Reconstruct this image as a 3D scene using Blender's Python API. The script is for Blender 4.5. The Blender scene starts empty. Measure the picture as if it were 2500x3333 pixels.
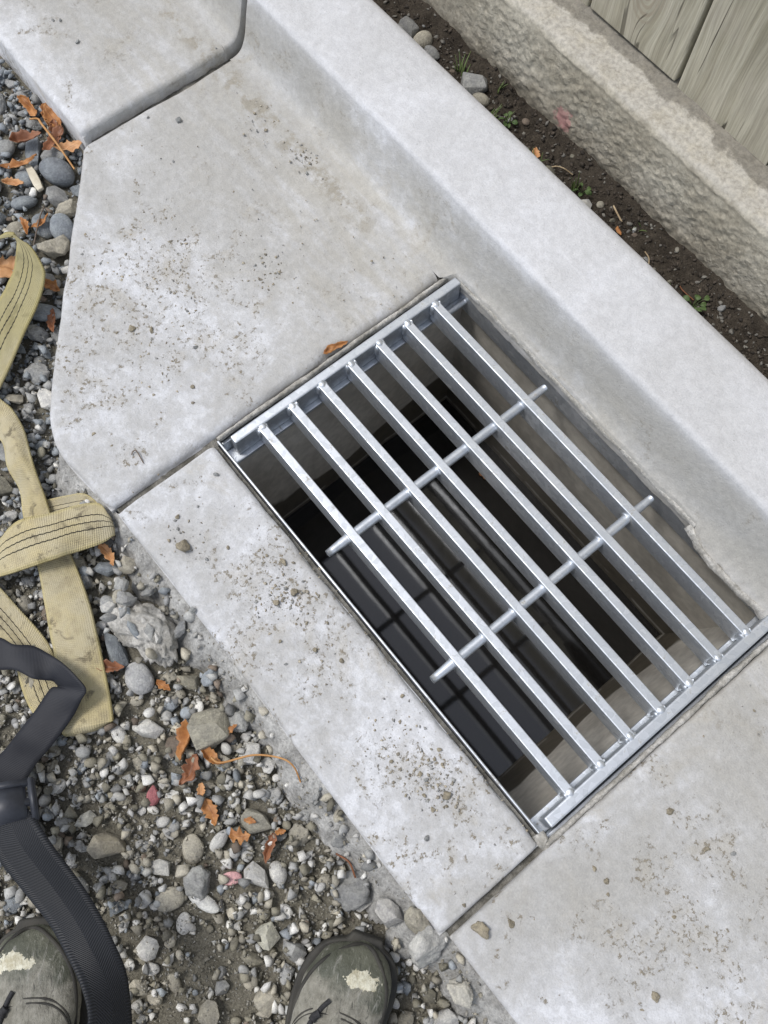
import bpy, bmesh, math, random
import numpy as np
from mathutils import Vector, Matrix, Euler

random.seed(7); rng = np.random.default_rng(7)
sc = bpy.context.scene
COL = sc.collection

# ------------------------------------------------------------------ camera
# X runs along the kerb, Y runs from the gravel to the fence, Z is up; z = 0 is the top of the grate.
cd = bpy.data.cameras.new('camera'); cam = bpy.data.objects.new('camera', cd); COL.objects.link(cam)
CX, CY, CZ = (0.63241, 0.77437, 0.02003), (0.73622, -0.59281, -0.32642), (-0.24089, 0.22118, -0.94501)
m = Matrix(((CX[0], -CY[0], -CZ[0], 0.47896), (CX[1], -CY[1], -CZ[1], -0.20996), (CX[2], -CY[2], -CZ[2], 1.10753), (0, 0, 0, 1)))
cam.matrix_world = m
cd.sensor_fit = 'VERTICAL'; cd.sensor_height = 24.0; cd.lens = 24.0 * 3000 / 3333
cd.clip_start = 0.02; cd.clip_end = 200
sc.camera = cam

# ------------------------------------------------------------------ light
SUN_EL, SUN_AZ = math.radians(64), math.atan2(-0.70, -0.71)      # soft sun from the gravel side, through thin cloud
wd = bpy.data.worlds.new('World'); sc.world = wd; wd.use_nodes = True
wn = wd.node_tree; wn.nodes.clear()
wo = wn.nodes.new('ShaderNodeOutputWorld'); bg = wn.nodes.new('ShaderNodeBackground')
sky = wn.nodes.new('ShaderNodeTexSky'); sky.sky_type = 'NISHITA'; sky.sun_disc = False
sky.sun_elevation = SUN_EL; sky.sun_rotation = math.pi / 2 - SUN_AZ
sky.air_density = 1.0; sky.dust_density = 1.6; sky.ozone_density = 1.0
hs = wn.nodes.new('ShaderNodeHueSaturation'); hs.inputs['Saturation'].default_value = 0.47
wn.links.new(sky.outputs[0], hs.inputs['Color']); wn.links.new(hs.outputs[0], bg.inputs['Color'])
bg.inputs['Strength'].default_value = 0.15
wn.links.new(bg.outputs[0], wo.inputs['Surface'])
sl = bpy.data.lights.new('sun', 'SUN'); sl.energy = 1.5; sl.angle = math.radians(16); sl.color = (1.0, 0.975, 0.945)
so = bpy.data.objects.new('sun', sl); COL.objects.link(so)
sd = Vector((math.cos(SUN_EL) * math.cos(SUN_AZ), math.cos(SUN_EL) * math.sin(SUN_AZ), math.sin(SUN_EL)))
so.rotation_euler = (-sd).to_track_quat('-Z', 'Y').to_euler(); so.location = (-2, -2, 4)
sc.view_settings.view_transform = 'Standard'; sc.view_settings.look = 'None'
sc.view_settings.exposure = 0.48; sc.view_settings.gamma = 1.0
sc.render.engine = 'CYCLES'
sc.cycles.use_denoising = True
sc.cycles.max_bounces = 8

# ------------------------------------------------------------------ helpers
def _h(ix, iy, iz, s):
    n = (ix.astype(np.int64) * 374761393 + iy.astype(np.int64) * 668265263 + iz.astype(np.int64) * 2147483647 + s * 1274126177) & 0xFFFFFFFF
    n = ((n ^ (n >> 13)) * 1274126177) & 0xFFFFFFFF
    n = ((n ^ (n >> 16)) * 2246822519) & 0xFFFFFFFF
    return ((n ^ (n >> 15)) & 0xFFFF) / 65535.0
def vn(x, y, z=0.0, seed=0):
    x, y, z = np.broadcast_arrays(np.asarray(x, float), np.asarray(y, float), np.asarray(z, float))
    ix, iy, iz = np.floor(x), np.floor(y), np.floor(z)
    fx, fy, fz = x - ix, y - iy, z - iz
    fx, fy, fz = fx * fx * (3 - 2 * fx), fy * fy * (3 - 2 * fy), fz * fz * (3 - 2 * fz)
    r = 0
    for a in (0, 1):
        for b in (0, 1):
            for c in (0, 1):
                w = (fx if a else 1 - fx) * (fy if b else 1 - fy) * (fz if c else 1 - fz)
                r = r + w * _h(ix + a, iy + b, iz + c, seed)
    return r * 2 - 1
def fbm(x, y, z=0.0, seed=0, o=4, g=0.5):
    r = 0; a = 1.0; t = 0; s = 1.0
    for i in range(o):
        r = r + a * vn(np.asarray(x) * s, np.asarray(y) * s, np.asarray(z) * s, seed + i); t += a; a *= g; s *= 2.03
    return r / t
def sm(a, b, x):
    t = np.clip((np.asarray(x, float) - a) / (b - a), 0, 1); return t * t * (3 - 2 * t)

def link(o, parent=None):
    COL.objects.link(o)
    if parent is not None: o.parent = parent
    return o
def mesh_np(name, V, F, mat=None, parent=None, smooth=True, uv=None, col=None):
    V = np.asarray(V, np.float32); F = np.asarray(F, np.int32); k = F.shape[1]
    me = bpy.data.meshes.new(name)
    me.vertices.add(len(V)); me.vertices.foreach_set('co', V.ravel())
    me.loops.add(F.size); me.loops.foreach_set('vertex_index', F.ravel())
    me.polygons.add(len(F)); me.polygons.foreach_set('loop_start', np.arange(0, F.size, k, dtype=np.int32))
    me.polygons.foreach_set('loop_total', np.full(len(F), k, np.int32))
    if smooth: me.polygons.foreach_set('use_smooth', np.ones(len(F), bool))
    if uv is not None:
        l = me.uv_layers.new(name='UVMap'); l.data.foreach_set('uv', np.asarray(uv, np.float32)[F.ravel()].ravel())
    if col is not None:
        a = me.color_attributes.new('col', 'FLOAT_COLOR', 'POINT')
        c = np.ones((len(V), 4), np.float32); c[:, :3] = col; a.data.foreach_set('color', c.ravel())
    me.update(); me.validate()
    if mat: me.materials.append(mat)
    return link(bpy.data.objects.new(name, me), parent)
def grid_faces(n, mm, wrap=False):
    i = np.arange(n - 1)[:, None]; j = np.arange(mm if wrap else mm - 1)[None, :]; j2 = (j + 1) % mm
    return np.stack([i * mm + j, (i + 1) * mm + j, (i + 1) * mm + j2, i * mm + j2], -1).reshape(-1, 4)
def bm_obj(name, bm, mat, parent=None, smooth=True):
    me = bpy.data.meshes.new(name); bm.normal_update(); bm.to_mesh(me); bm.free()
    if smooth:
        for p in me.polygons: p.use_smooth = True
    if mat: me.materials.append(mat)
    return link(bpy.data.objects.new(name, me), parent)
def box_bm(x0, x1, y0, y1, z0, z1, bev=0.0, seg=2):
    bm = bmesh.new(); bmesh.ops.create_cube(bm, size=1.0)
    for v in bm.verts: v.co = Vector((x0 + (v.co.x + .5) * (x1 - x0), y0 + (v.co.y + .5) * (y1 - y0), z0 + (v.co.z + .5) * (z1 - z0)))
    if bev: bmesh.ops.bevel(bm, geom=bm.edges[:], offset=bev, segments=seg, affect='EDGES', profile=0.5)
    return bm
def tag(o, label=None, cat=None, group=None, kind=None):
    if label: o['label'] = label
    if cat: o['category'] = cat
    if group: o['group'] = group
    if kind: o['kind'] = kind
    return o
def empty(name, loc=(0, 0, 0)):
    o = bpy.data.objects.new(name, None); o.location = loc; o.empty_display_size = 0.05; return link(o)
def part(o, root):                                   # keep world placement under an Empty that is only translated
    o.parent = root; o.matrix_parent_inverse = Matrix.Translation(-Vector(root.location)); return o
def cat_rom(P, n):
    P = np.asarray(P, float); k = len(P)
    Q = np.vstack([2 * P[0] - P[1], P, 2 * P[-1] - P[-2]])
    t = np.linspace(0, k - 1 - 1e-9, n); i = t.astype(int); f = (t - i)[:, None]
    a, b, c, d = Q[i], Q[i + 1], Q[i + 2], Q[i + 3]
    return 0.5 * (2 * b + (c - a) * f + (2 * a - 5 * b + 4 * c - d) * f ** 2 + (3 * b - a - 3 * c + d) * f ** 3)
def tube(name, P, r, mat, parent=None, n=24, k=8):
    C = cat_rom(P, n); T = np.gradient(C, axis=0); T /= np.linalg.norm(T, axis=1)[:, None]
    ref = np.array([0.3, 0.2, 1.0]); A = np.cross(T, ref); A /= np.linalg.norm(A, axis=1)[:, None]; B = np.cross(T, A)
    rr = np.broadcast_to(np.asarray(r, float), (n,)) if np.ndim(r) == 0 else np.interp(np.linspace(0, 1, n), np.linspace(0, 1, len(r)), r)
    th = np.linspace(0, 2 * np.pi, k, endpoint=False)
    V = C[:, None, :] + rr[:, None, None] * (np.cos(th)[None, :, None] * A[:, None, :] + np.sin(th)[None, :, None] * B[:, None, :])
    V = V.reshape(-1, 3); F = grid_faces(n, k, True)
    V = np.vstack([V, C[0], C[-1]]); a = len(V) - 2
    caps = [[a, (j + 1) % k, j, j] for j in range(k)] + [[a + 1, (n - 1) * k + j, (n - 1) * k + (j + 1) % k, (n - 1) * k + (j + 1) % k] for j in range(k)]
    bm = bmesh.new(); vs = [bm.verts.new(v) for v in V]
    for f in F: bm.faces.new([vs[q] for q in f])
    for f in caps: bm.faces.new([vs[q] for q in f[:3]])
    return bm_obj(name, bm, mat, parent)

# ------------------------------------------------------------------ materials
class NT:
    def __init__(s, name):
        s.m = bpy.data.materials.new(name); s.m.use_nodes = True; s.t = s.m.node_tree
        s.b = s.t.nodes['Principled BSDF']
    def n(s, typ, ins=None, **at):
        nd = s.t.nodes.new(typ)
        for k, v in at.items(): setattr(nd, k, v)
        for k, v in (ins or {}).items(): s.put(nd.inputs[k], v)
        return nd
    def put(s, sock, v):
        if isinstance(v, bpy.types.NodeSocket): s.t.links.new(v, sock)
        elif isinstance(v, bpy.types.Node): s.t.links.new(v.outputs[0], sock)
        else:
            if isinstance(v, (tuple, list)) and len(v) == 3 and sock.type == 'RGBA': v = (*v, 1)
            sock.default_value = v
    def co(s, kind='Object'):
        return s.n('ShaderNodeTexCoord').outputs[kind]
    def noise(s, vec, scale, detail=4, rough=0.55, dist=0.0, out=0):
        return s.n('ShaderNodeTexNoise', {'Vector': vec, 'Scale': scale, 'Detail': detail, 'Roughness': rough, 'Distortion': dist}).outputs[out]
    def ramp(s, f, a, b, lo=0.0, hi=1.0, smooth=True):
        return s.n('ShaderNodeMapRange', {'Value': f, 'From Min': a, 'From Max': b, 'To Min': lo, 'To Max': hi}, interpolation_type='SMOOTHSTEP' if smooth else 'LINEAR').outputs[0]
    def math(s, op, a, b=0.0, clamp=False):
        nd = s.n('ShaderNodeMath', operation=op, use_clamp=clamp); s.put(nd.inputs[0], a); s.put(nd.inputs[1], b); return nd.outputs[0]
    def mix(s, f, a, b, mode='MIX'):
        nd = s.n('ShaderNodeMix', data_type='RGBA', blend_type=mode); s.put(nd.inputs[0], f); s.put(nd.inputs[6], a); s.put(nd.inputs[7], b); return nd.outputs[2]
    def scl(s, vec, v):
        return s.n('ShaderNodeMapping', {'Vector': vec, 'Scale': v}).outputs[0]
    def xyz(s, vec):
        return s.n('ShaderNodeSeparateXYZ', {'Vector': vec}).outputs
    def bump(s, h, strength, dist, prev=None):
        nd = s.n('ShaderNodeBump', {'Height': h, 'Strength': strength, 'Distance': dist})
        if prev is not None: s.put(nd.inputs['Normal'], prev)
        return nd.outputs[0]
    def done(s, col=None, rough=None, nrm=None, metal=None, **kw):
        if col is not None: s.put(s.b.inputs['Base Color'], col)
        if rough is not None: s.put(s.b.inputs['Roughness'], rough)
        if nrm is not None: s.put(s.b.inputs['Normal'], nrm)
        if metal is not None: s.put(s.b.inputs['Metallic'], metal)
        for k, v in kw.items(): s.put(s.b.inputs[k.replace('_', ' ')], v)
        return s.m

def mat_concrete(name):
    t = NT(name); c = t.co(); x, y, z = t.xyz(c)
    n1 = t.noise(c, 3.4, 9, 0.64, 0.45); n2 = t.noise(c, 44, 9, 0.74, 0.3); n3 = t.noise(c, 520, 3, 0.6); n4 = t.noise(c, 95, 5, 0.65)
    up = t.ramp(z, 0.070, 0.095); low = t.math('SUBTRACT', 1.0, up)
    f = t.ramp(t.math('ADD', t.math('MULTIPLY', n1, 0.75), t.math('MULTIPLY', n2, 0.25)), 0.40, 0.60)
    f = t.math('MAXIMUM', f, t.math('MULTIPLY', up, t.ramp(n1, 0.3, 0.7, 0.45, 1.0)))
    col = t.mix(f, (0.40, 0.394, 0.380), t.mix(up, (0.525, 0.529, 0.540), (0.56, 0.563, 0.578)))
    lait = t.math('MULTIPLY', t.ramp(n2, 0.49, 0.56), t.ramp(n1, 0.42, 0.62, 0.04, 0.75))              # flaky white laitance
    col = t.mix(t.math('MULTIPLY', lait, t.ramp(up, 0, 1, 1.0, 0.35)), col, (0.62, 0.628, 0.65))
    st = t.math('MULTIPLY', t.ramp(t.noise(c, 9, 7, 0.70, 0.9), 0.54, 0.72, 0, 0.55), low)               # dried silt
    col = t.mix(st, col, (0.40, 0.37, 0.31))
    wash = t.math('MULTIPLY', t.ramp(y, 0.0, 0.33), t.math('SUBTRACT', 1.0, t.ramp(z, 0.030, 0.094)))   # silt washed to the foot of the kerb
    wash = t.math('MULTIPLY', wash, t.ramp(t.noise(t.scl(c, (4, 24, 4)), 1.5, 7, 0.66), 0.34, 0.62, 0.10, 0.85))
    col = t.mix(wash, col, (0.385, 0.366, 0.322))
    damp = t.math('MULTIPLY', t.ramp(t.math('ADD', t.noise(c, 2.1, 7, 0.6, 0.3), t.math('MULTIPLY', t.ramp(y, -0.1, 0.3), 0.11)), 0.555, 0.66, 0, 0.6), low)
    col = t.mix(damp, col, (0.345, 0.335, 0.31))                                                         # broad water marks
    gut = t.math('MULTIPLY', t.ramp(t.math('ABSOLUTE', t.math('SUBTRACT', y, 0.305)), 0.030, 0.004), t.ramp(x, -0.10, -0.20))
    gut = t.math('MULTIPLY', gut, t.ramp(t.noise(c, 34, 6, 0.7), 0.46, 0.60, 0, 0.8))
    col = t.mix(t.math('MULTIPLY', gut, low), col, (0.27, 0.245, 0.195))                                 # dirt line in the gutter
    zone = 0.0
    for cx_, cy_, cr_ in ((-0.25, 0.0, 0.20), (0.22, -0.13, 0.15), (0.50, -0.12, 0.11), (0.80, 0.0, 0.14)):
        dd = t.n('ShaderNodeVectorMath', {0: t.n('ShaderNodeCombineXYZ', {'X': x, 'Y': y}).outputs[0], 1: (cx_, cy_, 0)}, operation='DISTANCE').outputs['Value']
        zone = t.math('MAXIMUM', zone, t.ramp(dd, cr_, 0.02))
    zn = t.math('ADD', t.noise(c, 17, 6, 0.65, 0.7), t.math('MULTIPLY', zone, 0.085))
    sp = t.math('MULTIPLY', t.ramp(t.noise(c, 140, 7, 0.74), 0.545, 0.585), t.ramp(zn, 0.535, 0.615))
    st2 = t.ramp(zn, 0.57, 0.72, 0, 0.38); col = t.mix(t.math('MULTIPLY', st2, low), col, (0.36, 0.33, 0.27))
    sp = t.math('MULTIPLY', t.math('MULTIPLY', sp, low), t.ramp(y, 0.20, 0.08, 0.35, 1.0))
    col = t.mix(sp, col, (0.235, 0.208, 0.162))                                                           # mud spatter
    col = t.mix(0.42, col, t.mix(t.ramp(n3, 0.25, 0.75), (0.80, 0.80, 0.80), (1.16, 1.16, 1.16)), 'MULTIPLY')
    col = t.mix(0.35, col, t.mix(t.ramp(n4, 0.3, 0.7), (0.78, 0.78, 0.78), (1.16, 1.16, 1.16)), 'MULTIPLY')
    vo = t.n('ShaderNodeTexVoronoi', {'Vector': c, 'Scale': 130, 'Randomness': 1.0}); pit = t.ramp(vo.outputs['Distance'], 0.05, 0.14, 1, 0)
    pit = t.math('MULTIPLY', pit, t.ramp(t.noise(c, 21, 3), 0.52, 0.62))
    col = t.mix(t.math('MULTIPLY', pit, 0.5), col, (0.17, 0.16, 0.14))
    b = t.bump(n3, 0.40, 0.0012); b = t.bump(n4, 0.50, 0.0024, b); b = t.bump(lait, 0.10, 0.0008, b); b = t.bump(pit, -0.35, 0.002, b); b = t.bump(sp, 0.5, 0.0012, b)
    return t.done(col, t.ramp(n2, 0.3, 0.7, 0.75, 0.92), b, Specular_IOR_Level=0.35)

def mat_rough_concrete(name, a, b_, scale=1.0):
    t = NT(name); c = t.co()
    n1 = t.noise(c, 30 * scale, 6, 0.65); n2 = t.noise(c, 260 * scale, 4, 0.7)
    col = t.mix(t.ramp(n1, 0.35, 0.65), a, b_)
    col = t.mix(0.6, col, t.mix(t.ramp(n2, 0.3, 0.7), (0.55, 0.55, 0.55), (1.4, 1.4, 1.4)), 'MULTIPLY')
    b = t.bump(n2, 0.7, 0.003); b = t.bump(n1, 0.5, 0.006, b)
    return t.done(col, 0.92, b, Specular_IOR_Level=0.25)

def mat_wall(name):
    t = NT(name); c = t.co(); x, y, z = t.xyz(c)
    n1 = t.noise(c, 9, 6, 0.6); n2 = t.noise(c, 160, 5, 0.7); n3 = t.noise(c, 35, 4, 0.6)
    col = t.mix(t.ramp(n1, 0.32, 0.66), (0.35, 0.315, 0.245), (0.475, 0.44, 0.36))
    ledge = t.ramp(z, 0.150, 0.163)
    col = t.mix(t.math('MULTIPLY', ledge, t.ramp(n3, 0.3, 0.6, 0.35, 1.0)), col, (0.42, 0.395, 0.345))
    wet = t.math('ADD', y, t.math('MULTIPLY', t.math('SUBTRACT', t.noise(c, 14, 6, 0.65), 0.5), 0.07))
    col = t.mix(t.math('MULTIPLY', t.ramp(wet, 0.650, 0.658), t.ramp(z, 0.155, 0.165, 0, 0.8)), col, (0.175, 0.16, 0.13))   # damp dirt along the boards
    zz = t.math('ADD', z, t.math('MULTIPLY', t.math('SUBTRACT', t.noise(c, 22, 5, 0.6), 0.5), 0.05))
    col = t.mix(t.ramp(zz, 0.062, 0.032, 0, 0.75), col, (0.17, 0.15, 0.115))                               # soil splash at the foot
    col = t.mix(0.55, col, t.mix(t.ramp(n2, 0.3, 0.7), (0.55, 0.55, 0.55), (1.35, 1.35, 1.35)), 'MULTIPLY')
    dx = t.math('MULTIPLY', t.math('ADD', x, 0.085), 1.0); dz = t.math('SUBTRACT', z, 0.060)
    d = t.math('SQRT', t.math('ADD', t.math('MULTIPLY', dx, dx), t.math('MULTIPLY', dz, dz)))
    d = t.math('ADD', d, t.math('MULTIPLY', t.math('SUBTRACT', t.noise(c, 110, 5, 0.7), 0.5), 0.05))
    col = t.mix(t.ramp(d, 0.020, 0.010, 0, 0.62), col, (0.52, 0.23, 0.23))                                 # pink survey paint
    fm = t.math('MULTIPLY', t.ramp(z, 0.150, 0.125), t.math('MULTIPLY', t.ramp(x, -0.33, -0.25), t.ramp(t.noise(c, 8, 4, 0.6), 0.40, 0.52)))
    vo = t.n('ShaderNodeTexVoronoi', {'Vector': t.n('ShaderNodeVectorMath', {0: c, 1: t.n('ShaderNodeVectorMath', {0: t.noise(c, 60, 3, 0.6, 0, 1), 'Scale': 0.012}, operation='SCALE').outputs[0]}, operation='ADD').outputs[0], 'Scale': 115})
    hh = t.math('MULTIPLY', t.math('SUBTRACT', t.math('MULTIPLY', n2, 1.2), vo.outputs['Distance']), fm)
    col = t.mix(t.math('MULTIPLY', fm, t.ramp(vo.outputs['Distance'], 0.45, 0.75, 0, 0.22)), col, (0.20, 0.175, 0.13))
    b = t.bump(n2, 0.6, 0.0030); b = t.bump(hh, 0.45, 0.0035, b)
    return t.done(col, 0.9, b, Specular_IOR_Level=0.25)

def mat_pit(name):
    t = NT(name); c = t.co(); x, y, z = t.xyz(c)
    n1 = t.noise(c, 6, 6, 0.6); n2 = t.noise(c, 60, 4, 0.6)
    col = t.mix(t.ramp(n1, 0.3, 0.7), (0.40, 0.37, 0.32), (0.58, 0.55, 0.49))
    h = t.math('ADD', z, t.math('MULTIPLY', t.math('SUBTRACT', t.noise(c, 4.5, 4, 0.5), 0.5), 0.16))
    wet = t.ramp(h, -0.295, -0.305)
    col = t.mix(wet, col, (0.11, 0.095, 0.07))
    l = t.math('ABSOLUTE', t.math('ADD', z, t.math('ADD', 0.387, t.math('MULTIPLY', t.math('SUBTRACT', t.noise(c, 9, 3), 0.5), 0.006))))
    l = t.math('MULTIPLY', t.ramp(l, 0.0060, 0.002), t.ramp(t.noise(c, 16, 4, 0.6), 0.40, 0.52))
    col = t.mix(t.math('MULTIPLY', l, 0.8), col, (0.42, 0.40, 0.36))                                       # scum line
    col = t.mix(0.35, col, t.mix(t.ramp(n2, 0.3, 0.7), (0.6, 0.6, 0.6), (1.3, 1.3, 1.3)), 'MULTIPLY')
    return t.done(col, t.ramp(wet, 0, 1, 0.85, 0.5), t.bump(n2, 0.3, 0.003))

def mat_galv(name):
    t = NT(name); c = t.co()
    vo = t.n('ShaderNodeTexVoronoi', {'Vector': c, 'Scale': 130}); g = t.xyz(vo.outputs['Color'])[0]
    n1 = t.noise(c, 25, 5, 0.65); n2 = t.noise(c, 420, 3, 0.6)
    f = t.math('ADD', t.math('MULTIPLY', g, 0.35), t.math('MULTIPLY', n1, 0.75))
    col = t.mix(t.ramp(f, 0.3, 0.8), (0.50, 0.53, 0.565), (0.69, 0.72, 0.755))
    dirt = t.math('MULTIPLY', t.ramp(t.noise(c, 55, 7, 0.74, 0.4), 0.575, 0.68), 0.7)
    col = t.mix(dirt, col, (0.30, 0.28, 0.235))
    r = t.math('ADD', t.ramp(f, 0.2, 0.8, 0.52, 0.38), t.math('MULTIPLY', dirt, 0.35))
    b = t.bump(n1, 0.12, 0.003); b = t.bump(n2, 0.08, 0.0008, b)
    return t.done(col, r, b, t.math('SUBTRACT', 0.80, t.math('MULTIPLY', dirt, 0.6)))

def mat_stone(name, attr=False):
    t = NT(name); c = t.co()
    if attr: base = t.n('ShaderNodeAttribute', attribute_name='col').outputs['Color']; k = 1.0
    else: base = t.n('ShaderNodeObjectInfo').outputs['Color']
    n1 = t.noise(c, 70 if attr else 1.6, 4, 0.6); n2 = t.noise(c, 600 if attr else 9, 4, 0.65)
    col = t.mix(0.75, base, t.mix(t.ramp(n1, 0.3, 0.7), (0.70, 0.70, 0.72), (1.30, 1.29, 1.24)), 'MULTIPLY')
    col = t.mix(0.6, col, t.mix(t.ramp(n2, 0.3, 0.7), (0.72, 0.72, 0.72), (1.28, 1.28, 1.28)), 'MULTIPLY')
    b = t.bump(n2, 0.35, 0.0012 if attr else 0.06)
    return t.done(col, 0.82, b, Specular_IOR_Level=0.35)

def mat_soil(name, a, b_, sc1=60):
    t = NT(name); c = t.co()
    n1 = t.noise(c, sc1, 7, 0.7); n2 = t.noise(c, 420, 4, 0.7); n0 = t.noise(c, 8, 4, 0.6)
    col = t.mix(t.ramp(n1, 0.3, 0.7), a, b_)
    col = t.mix(t.ramp(n0, 0.4, 0.65, 0, 0.5), col, b_)
    col = t.mix(0.7, col, t.mix(t.ramp(n2, 0.3, 0.7), (0.5, 0.5, 0.5), (1.45, 1.45, 1.45)), 'MULTIPLY')
    b = t.bump(n2, 0.8, 0.003); b = t.bump(n1, 0.7, 0.006, b)
    return t.done(col, 0.95, b, Specular_IOR_Level=0.2)

def mat_wood(name):
    t = NT(name); c = t.co(); oi = t.n('ShaderNodeObjectInfo'); r = oi.outputs['Random']
    off = t.n('ShaderNodeCombineXYZ', {'X': t.math('MULTIPLY', r, 37.0), 'Y': 0.0, 'Z': t.math('MULTIPLY', r, 91.0)}).outputs[0]
    p = t.n('ShaderNodeVectorMath', {0: c, 1: off}, operation='ADD').outputs[0]
    x, y, z = t.xyz(c)
    # a knot bends the grain round it
    kx, kz = t.xyz(oi.outputs['Color'])[0], t.xyz(oi.outputs['Color'])[1]
    dx = t.math('SUBTRACT', x, t.math('SUBTRACT', t.math('MULTIPLY', kx, 0.16), 0.08)); dz = t.math('SUBTRACT', z, kz)
    d = t.math('SQRT', t.math('ADD', t.math('MULTIPLY', dx, dx), t.math('MULTIPLY', t.math('MULTIPLY', dz, dz), 0.30)))
    pull = t.math('MULTIPLY', t.ramp(d, 0.05, 0.0), dx)
    wob = t.math('MULTIPLY', t.math('SUBTRACT', t.noise(t.scl(p, (5, 5, 2.2)), 1.0, 3), 0.5), 0.06)
    gx = t.math('ADD', t.math('SUBTRACT', x, t.math('MULTIPLY', pull, 0.9)), t.math('ADD', wob, t.math('MULTIPLY', r, 37.0)))
    g = t.n('ShaderNodeCombineXYZ', {'X': gx, 'Y': t.math('MULTIPLY', y, 0.3), 'Z': t.math('MULTIPLY', z, 0.035)}).outputs[0]
    n1 = t.noise(g, 60, 5, 0.65); n2 = t.noise(g, 330, 4, 0.7); n0 = t.noise(p, 11, 5, 0.6)
    col = t.mix(t.ramp(n1, 0.3, 0.7), (0.26, 0.238, 0.172), (0.46, 0.43, 0.34))
    col = t.mix(t.ramp(n0, 0.4, 0.7, 0, 0.55), col, (0.37, 0.335, 0.27))
    col = t.mix(0.5, col, t.mix(t.ramp(n2, 0.3, 0.7), (0.6, 0.6, 0.6), (1.35, 1.35, 1.35)), 'MULTIPLY')
    gc = t.n('ShaderNodeCombineXYZ', {'X': gx, 'Y': 0.0, 'Z': t.math('MULTIPLY', z, 0.05)}).outputs[0]
    ck = t.noise(gc, 40, 2, 0.5); ck = t.math('ABSOLUTE', t.math('SUBTRACT', ck, 0.5))
    crack = t.math('MULTIPLY', t.ramp(ck, 0.012, 0.004), t.ramp(t.noise(t.scl(p, (22, 1, 4)), 1.0, 2), 0.50, 0.56))
    crack = t.math('MULTIPLY', crack, t.ramp(r, 0.25, 0.75, 0.55, 1.0))
    col = t.mix(t.math('MULTIPLY', crack, 0.9), col, (0.05, 0.042, 0.03))
    ring = t.n('ShaderNodeTexWave', {'Vector': t.n('ShaderNodeCombineXYZ', {'X': t.math('ADD', d, t.math('MULTIPLY', n0, 0.012))}).outputs[0], 'Scale': 55, 'Distortion': 1.0, 'Detail': 2}, wave_type='BANDS').outputs[1]
    kn = t.ramp(d, 0.034, 0.020)
    col = t.mix(t.math('MULTIPLY', kn, t.ramp(ring, 0.2, 0.8, 0.05, 0.55)), col, (0.27, 0.225, 0.165))
    col = t.mix(t.ramp(d, 0.008, 0.004, 0, 0.6), col, (0.13, 0.11, 0.08))
    h = t.math('SUBTRACT', n1, t.math('MULTIPLY', crack, 1.5))
    return t.done(col, 0.88, t.bump(h, 0.55, 0.004), Specular_IOR_Level=0.25)

def mat_webbing(name, lines):
    t = NT(name); uv = t.co('UV'); c = t.co(); u, v, _ = t.xyz(uv)        # u across 0..1, v along in metres
    n1 = t.noise(c, 14, 5, 0.6); n2 = t.noise(c, 60, 5, 0.7)
    col = t.mix(t.ramp(n1, 0.3, 0.7), (0.455, 0.385, 0.215), (0.44, 0.395, 0.28))
    col = t.mix(t.ramp(n2, 0.44, 0.70, 0, 0.7), col, (0.31, 0.265, 0.17))
    col = t.mix(t.ramp(t.noise(c, 33, 5, 0.65, 0.6), 0.56, 0.66, 0, 0.8), col, (0.14, 0.12, 0.08))
    xx = t.xyz(c)[0]
    col = t.mix(t.ramp(t.math('ADD', xx, t.math('MULTIPLY', n1, 0.1)), -0.20, -0.27, 0, 0.65), col, (0.27, 0.245, 0.12))    # the muddy end of the sling
    edge = t.ramp(t.math('ABSOLUTE', t.math('SUBTRACT', u, 0.5)), 0.40, 0.49)
    col = t.mix(t.math('MULTIPLY', edge, 0.3), col, (0.48, 0.40, 0.13))
    if lines:
        zig = t.math('MULTIPLY', t.math('PINGPONG', t.math('MULTIPLY', v, 260.0), 1.0), 0.012)
        for k in (0.30, 0.46, 0.62):
            dd = t.math('ABSOLUTE', t.math('SUBTRACT', t.math('ADD', u, zig), k))
            col = t.mix(t.ramp(dd, 0.016, 0.009), col, (0.035, 0.032, 0.025))
    rib = t.math('SINE', t.math('MULTIPLY', v, 2600.0)); rb2 = t.math('SINE', t.math('MULTIPLY', u, 130.0))
    h = t.math('ADD', rib, t.math('MULTIPLY', rb2, 0.6))
    return t.done(col, 0.9, t.bump(h, 0.35, 0.0012), Specular_IOR_Level=0.2)

def mat_black_web(name, twill):
    t = NT(name); uv = t.co('UV'); c = t.co(); u, v, _ = t.xyz(uv)
    if twill:
        s = t.math('ABSOLUTE', t.math('SUBTRACT', u, 0.5))
        h = t.math('SINE', t.math('ADD', t.math('MULTIPLY', v, 2100.0), t.math('MULTIPLY', t.math('MINIMUM', s, 0.36), 110.0)))
        col = t.mix(t.ramp(h, -0.4, 0.9), (0.007, 0.008, 0.010), (0.018, 0.020, 0.025))
        return t.done(col, 0.55, t.bump(h, 0.4, 0.0008), Specular_IOR_Level=0.35)
    h = t.math('SINE', t.math('MULTIPLY', v, 3600.0))
    col = t.mix(t.ramp(t.noise(c, 30, 3), 0.3, 0.7), (0.012, 0.013, 0.018), (0.020, 0.021, 0.026))
    return t.done(col, 0.6, t.bump(h, 0.2, 0.0008), Specular_IOR_Level=0.35)

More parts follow.
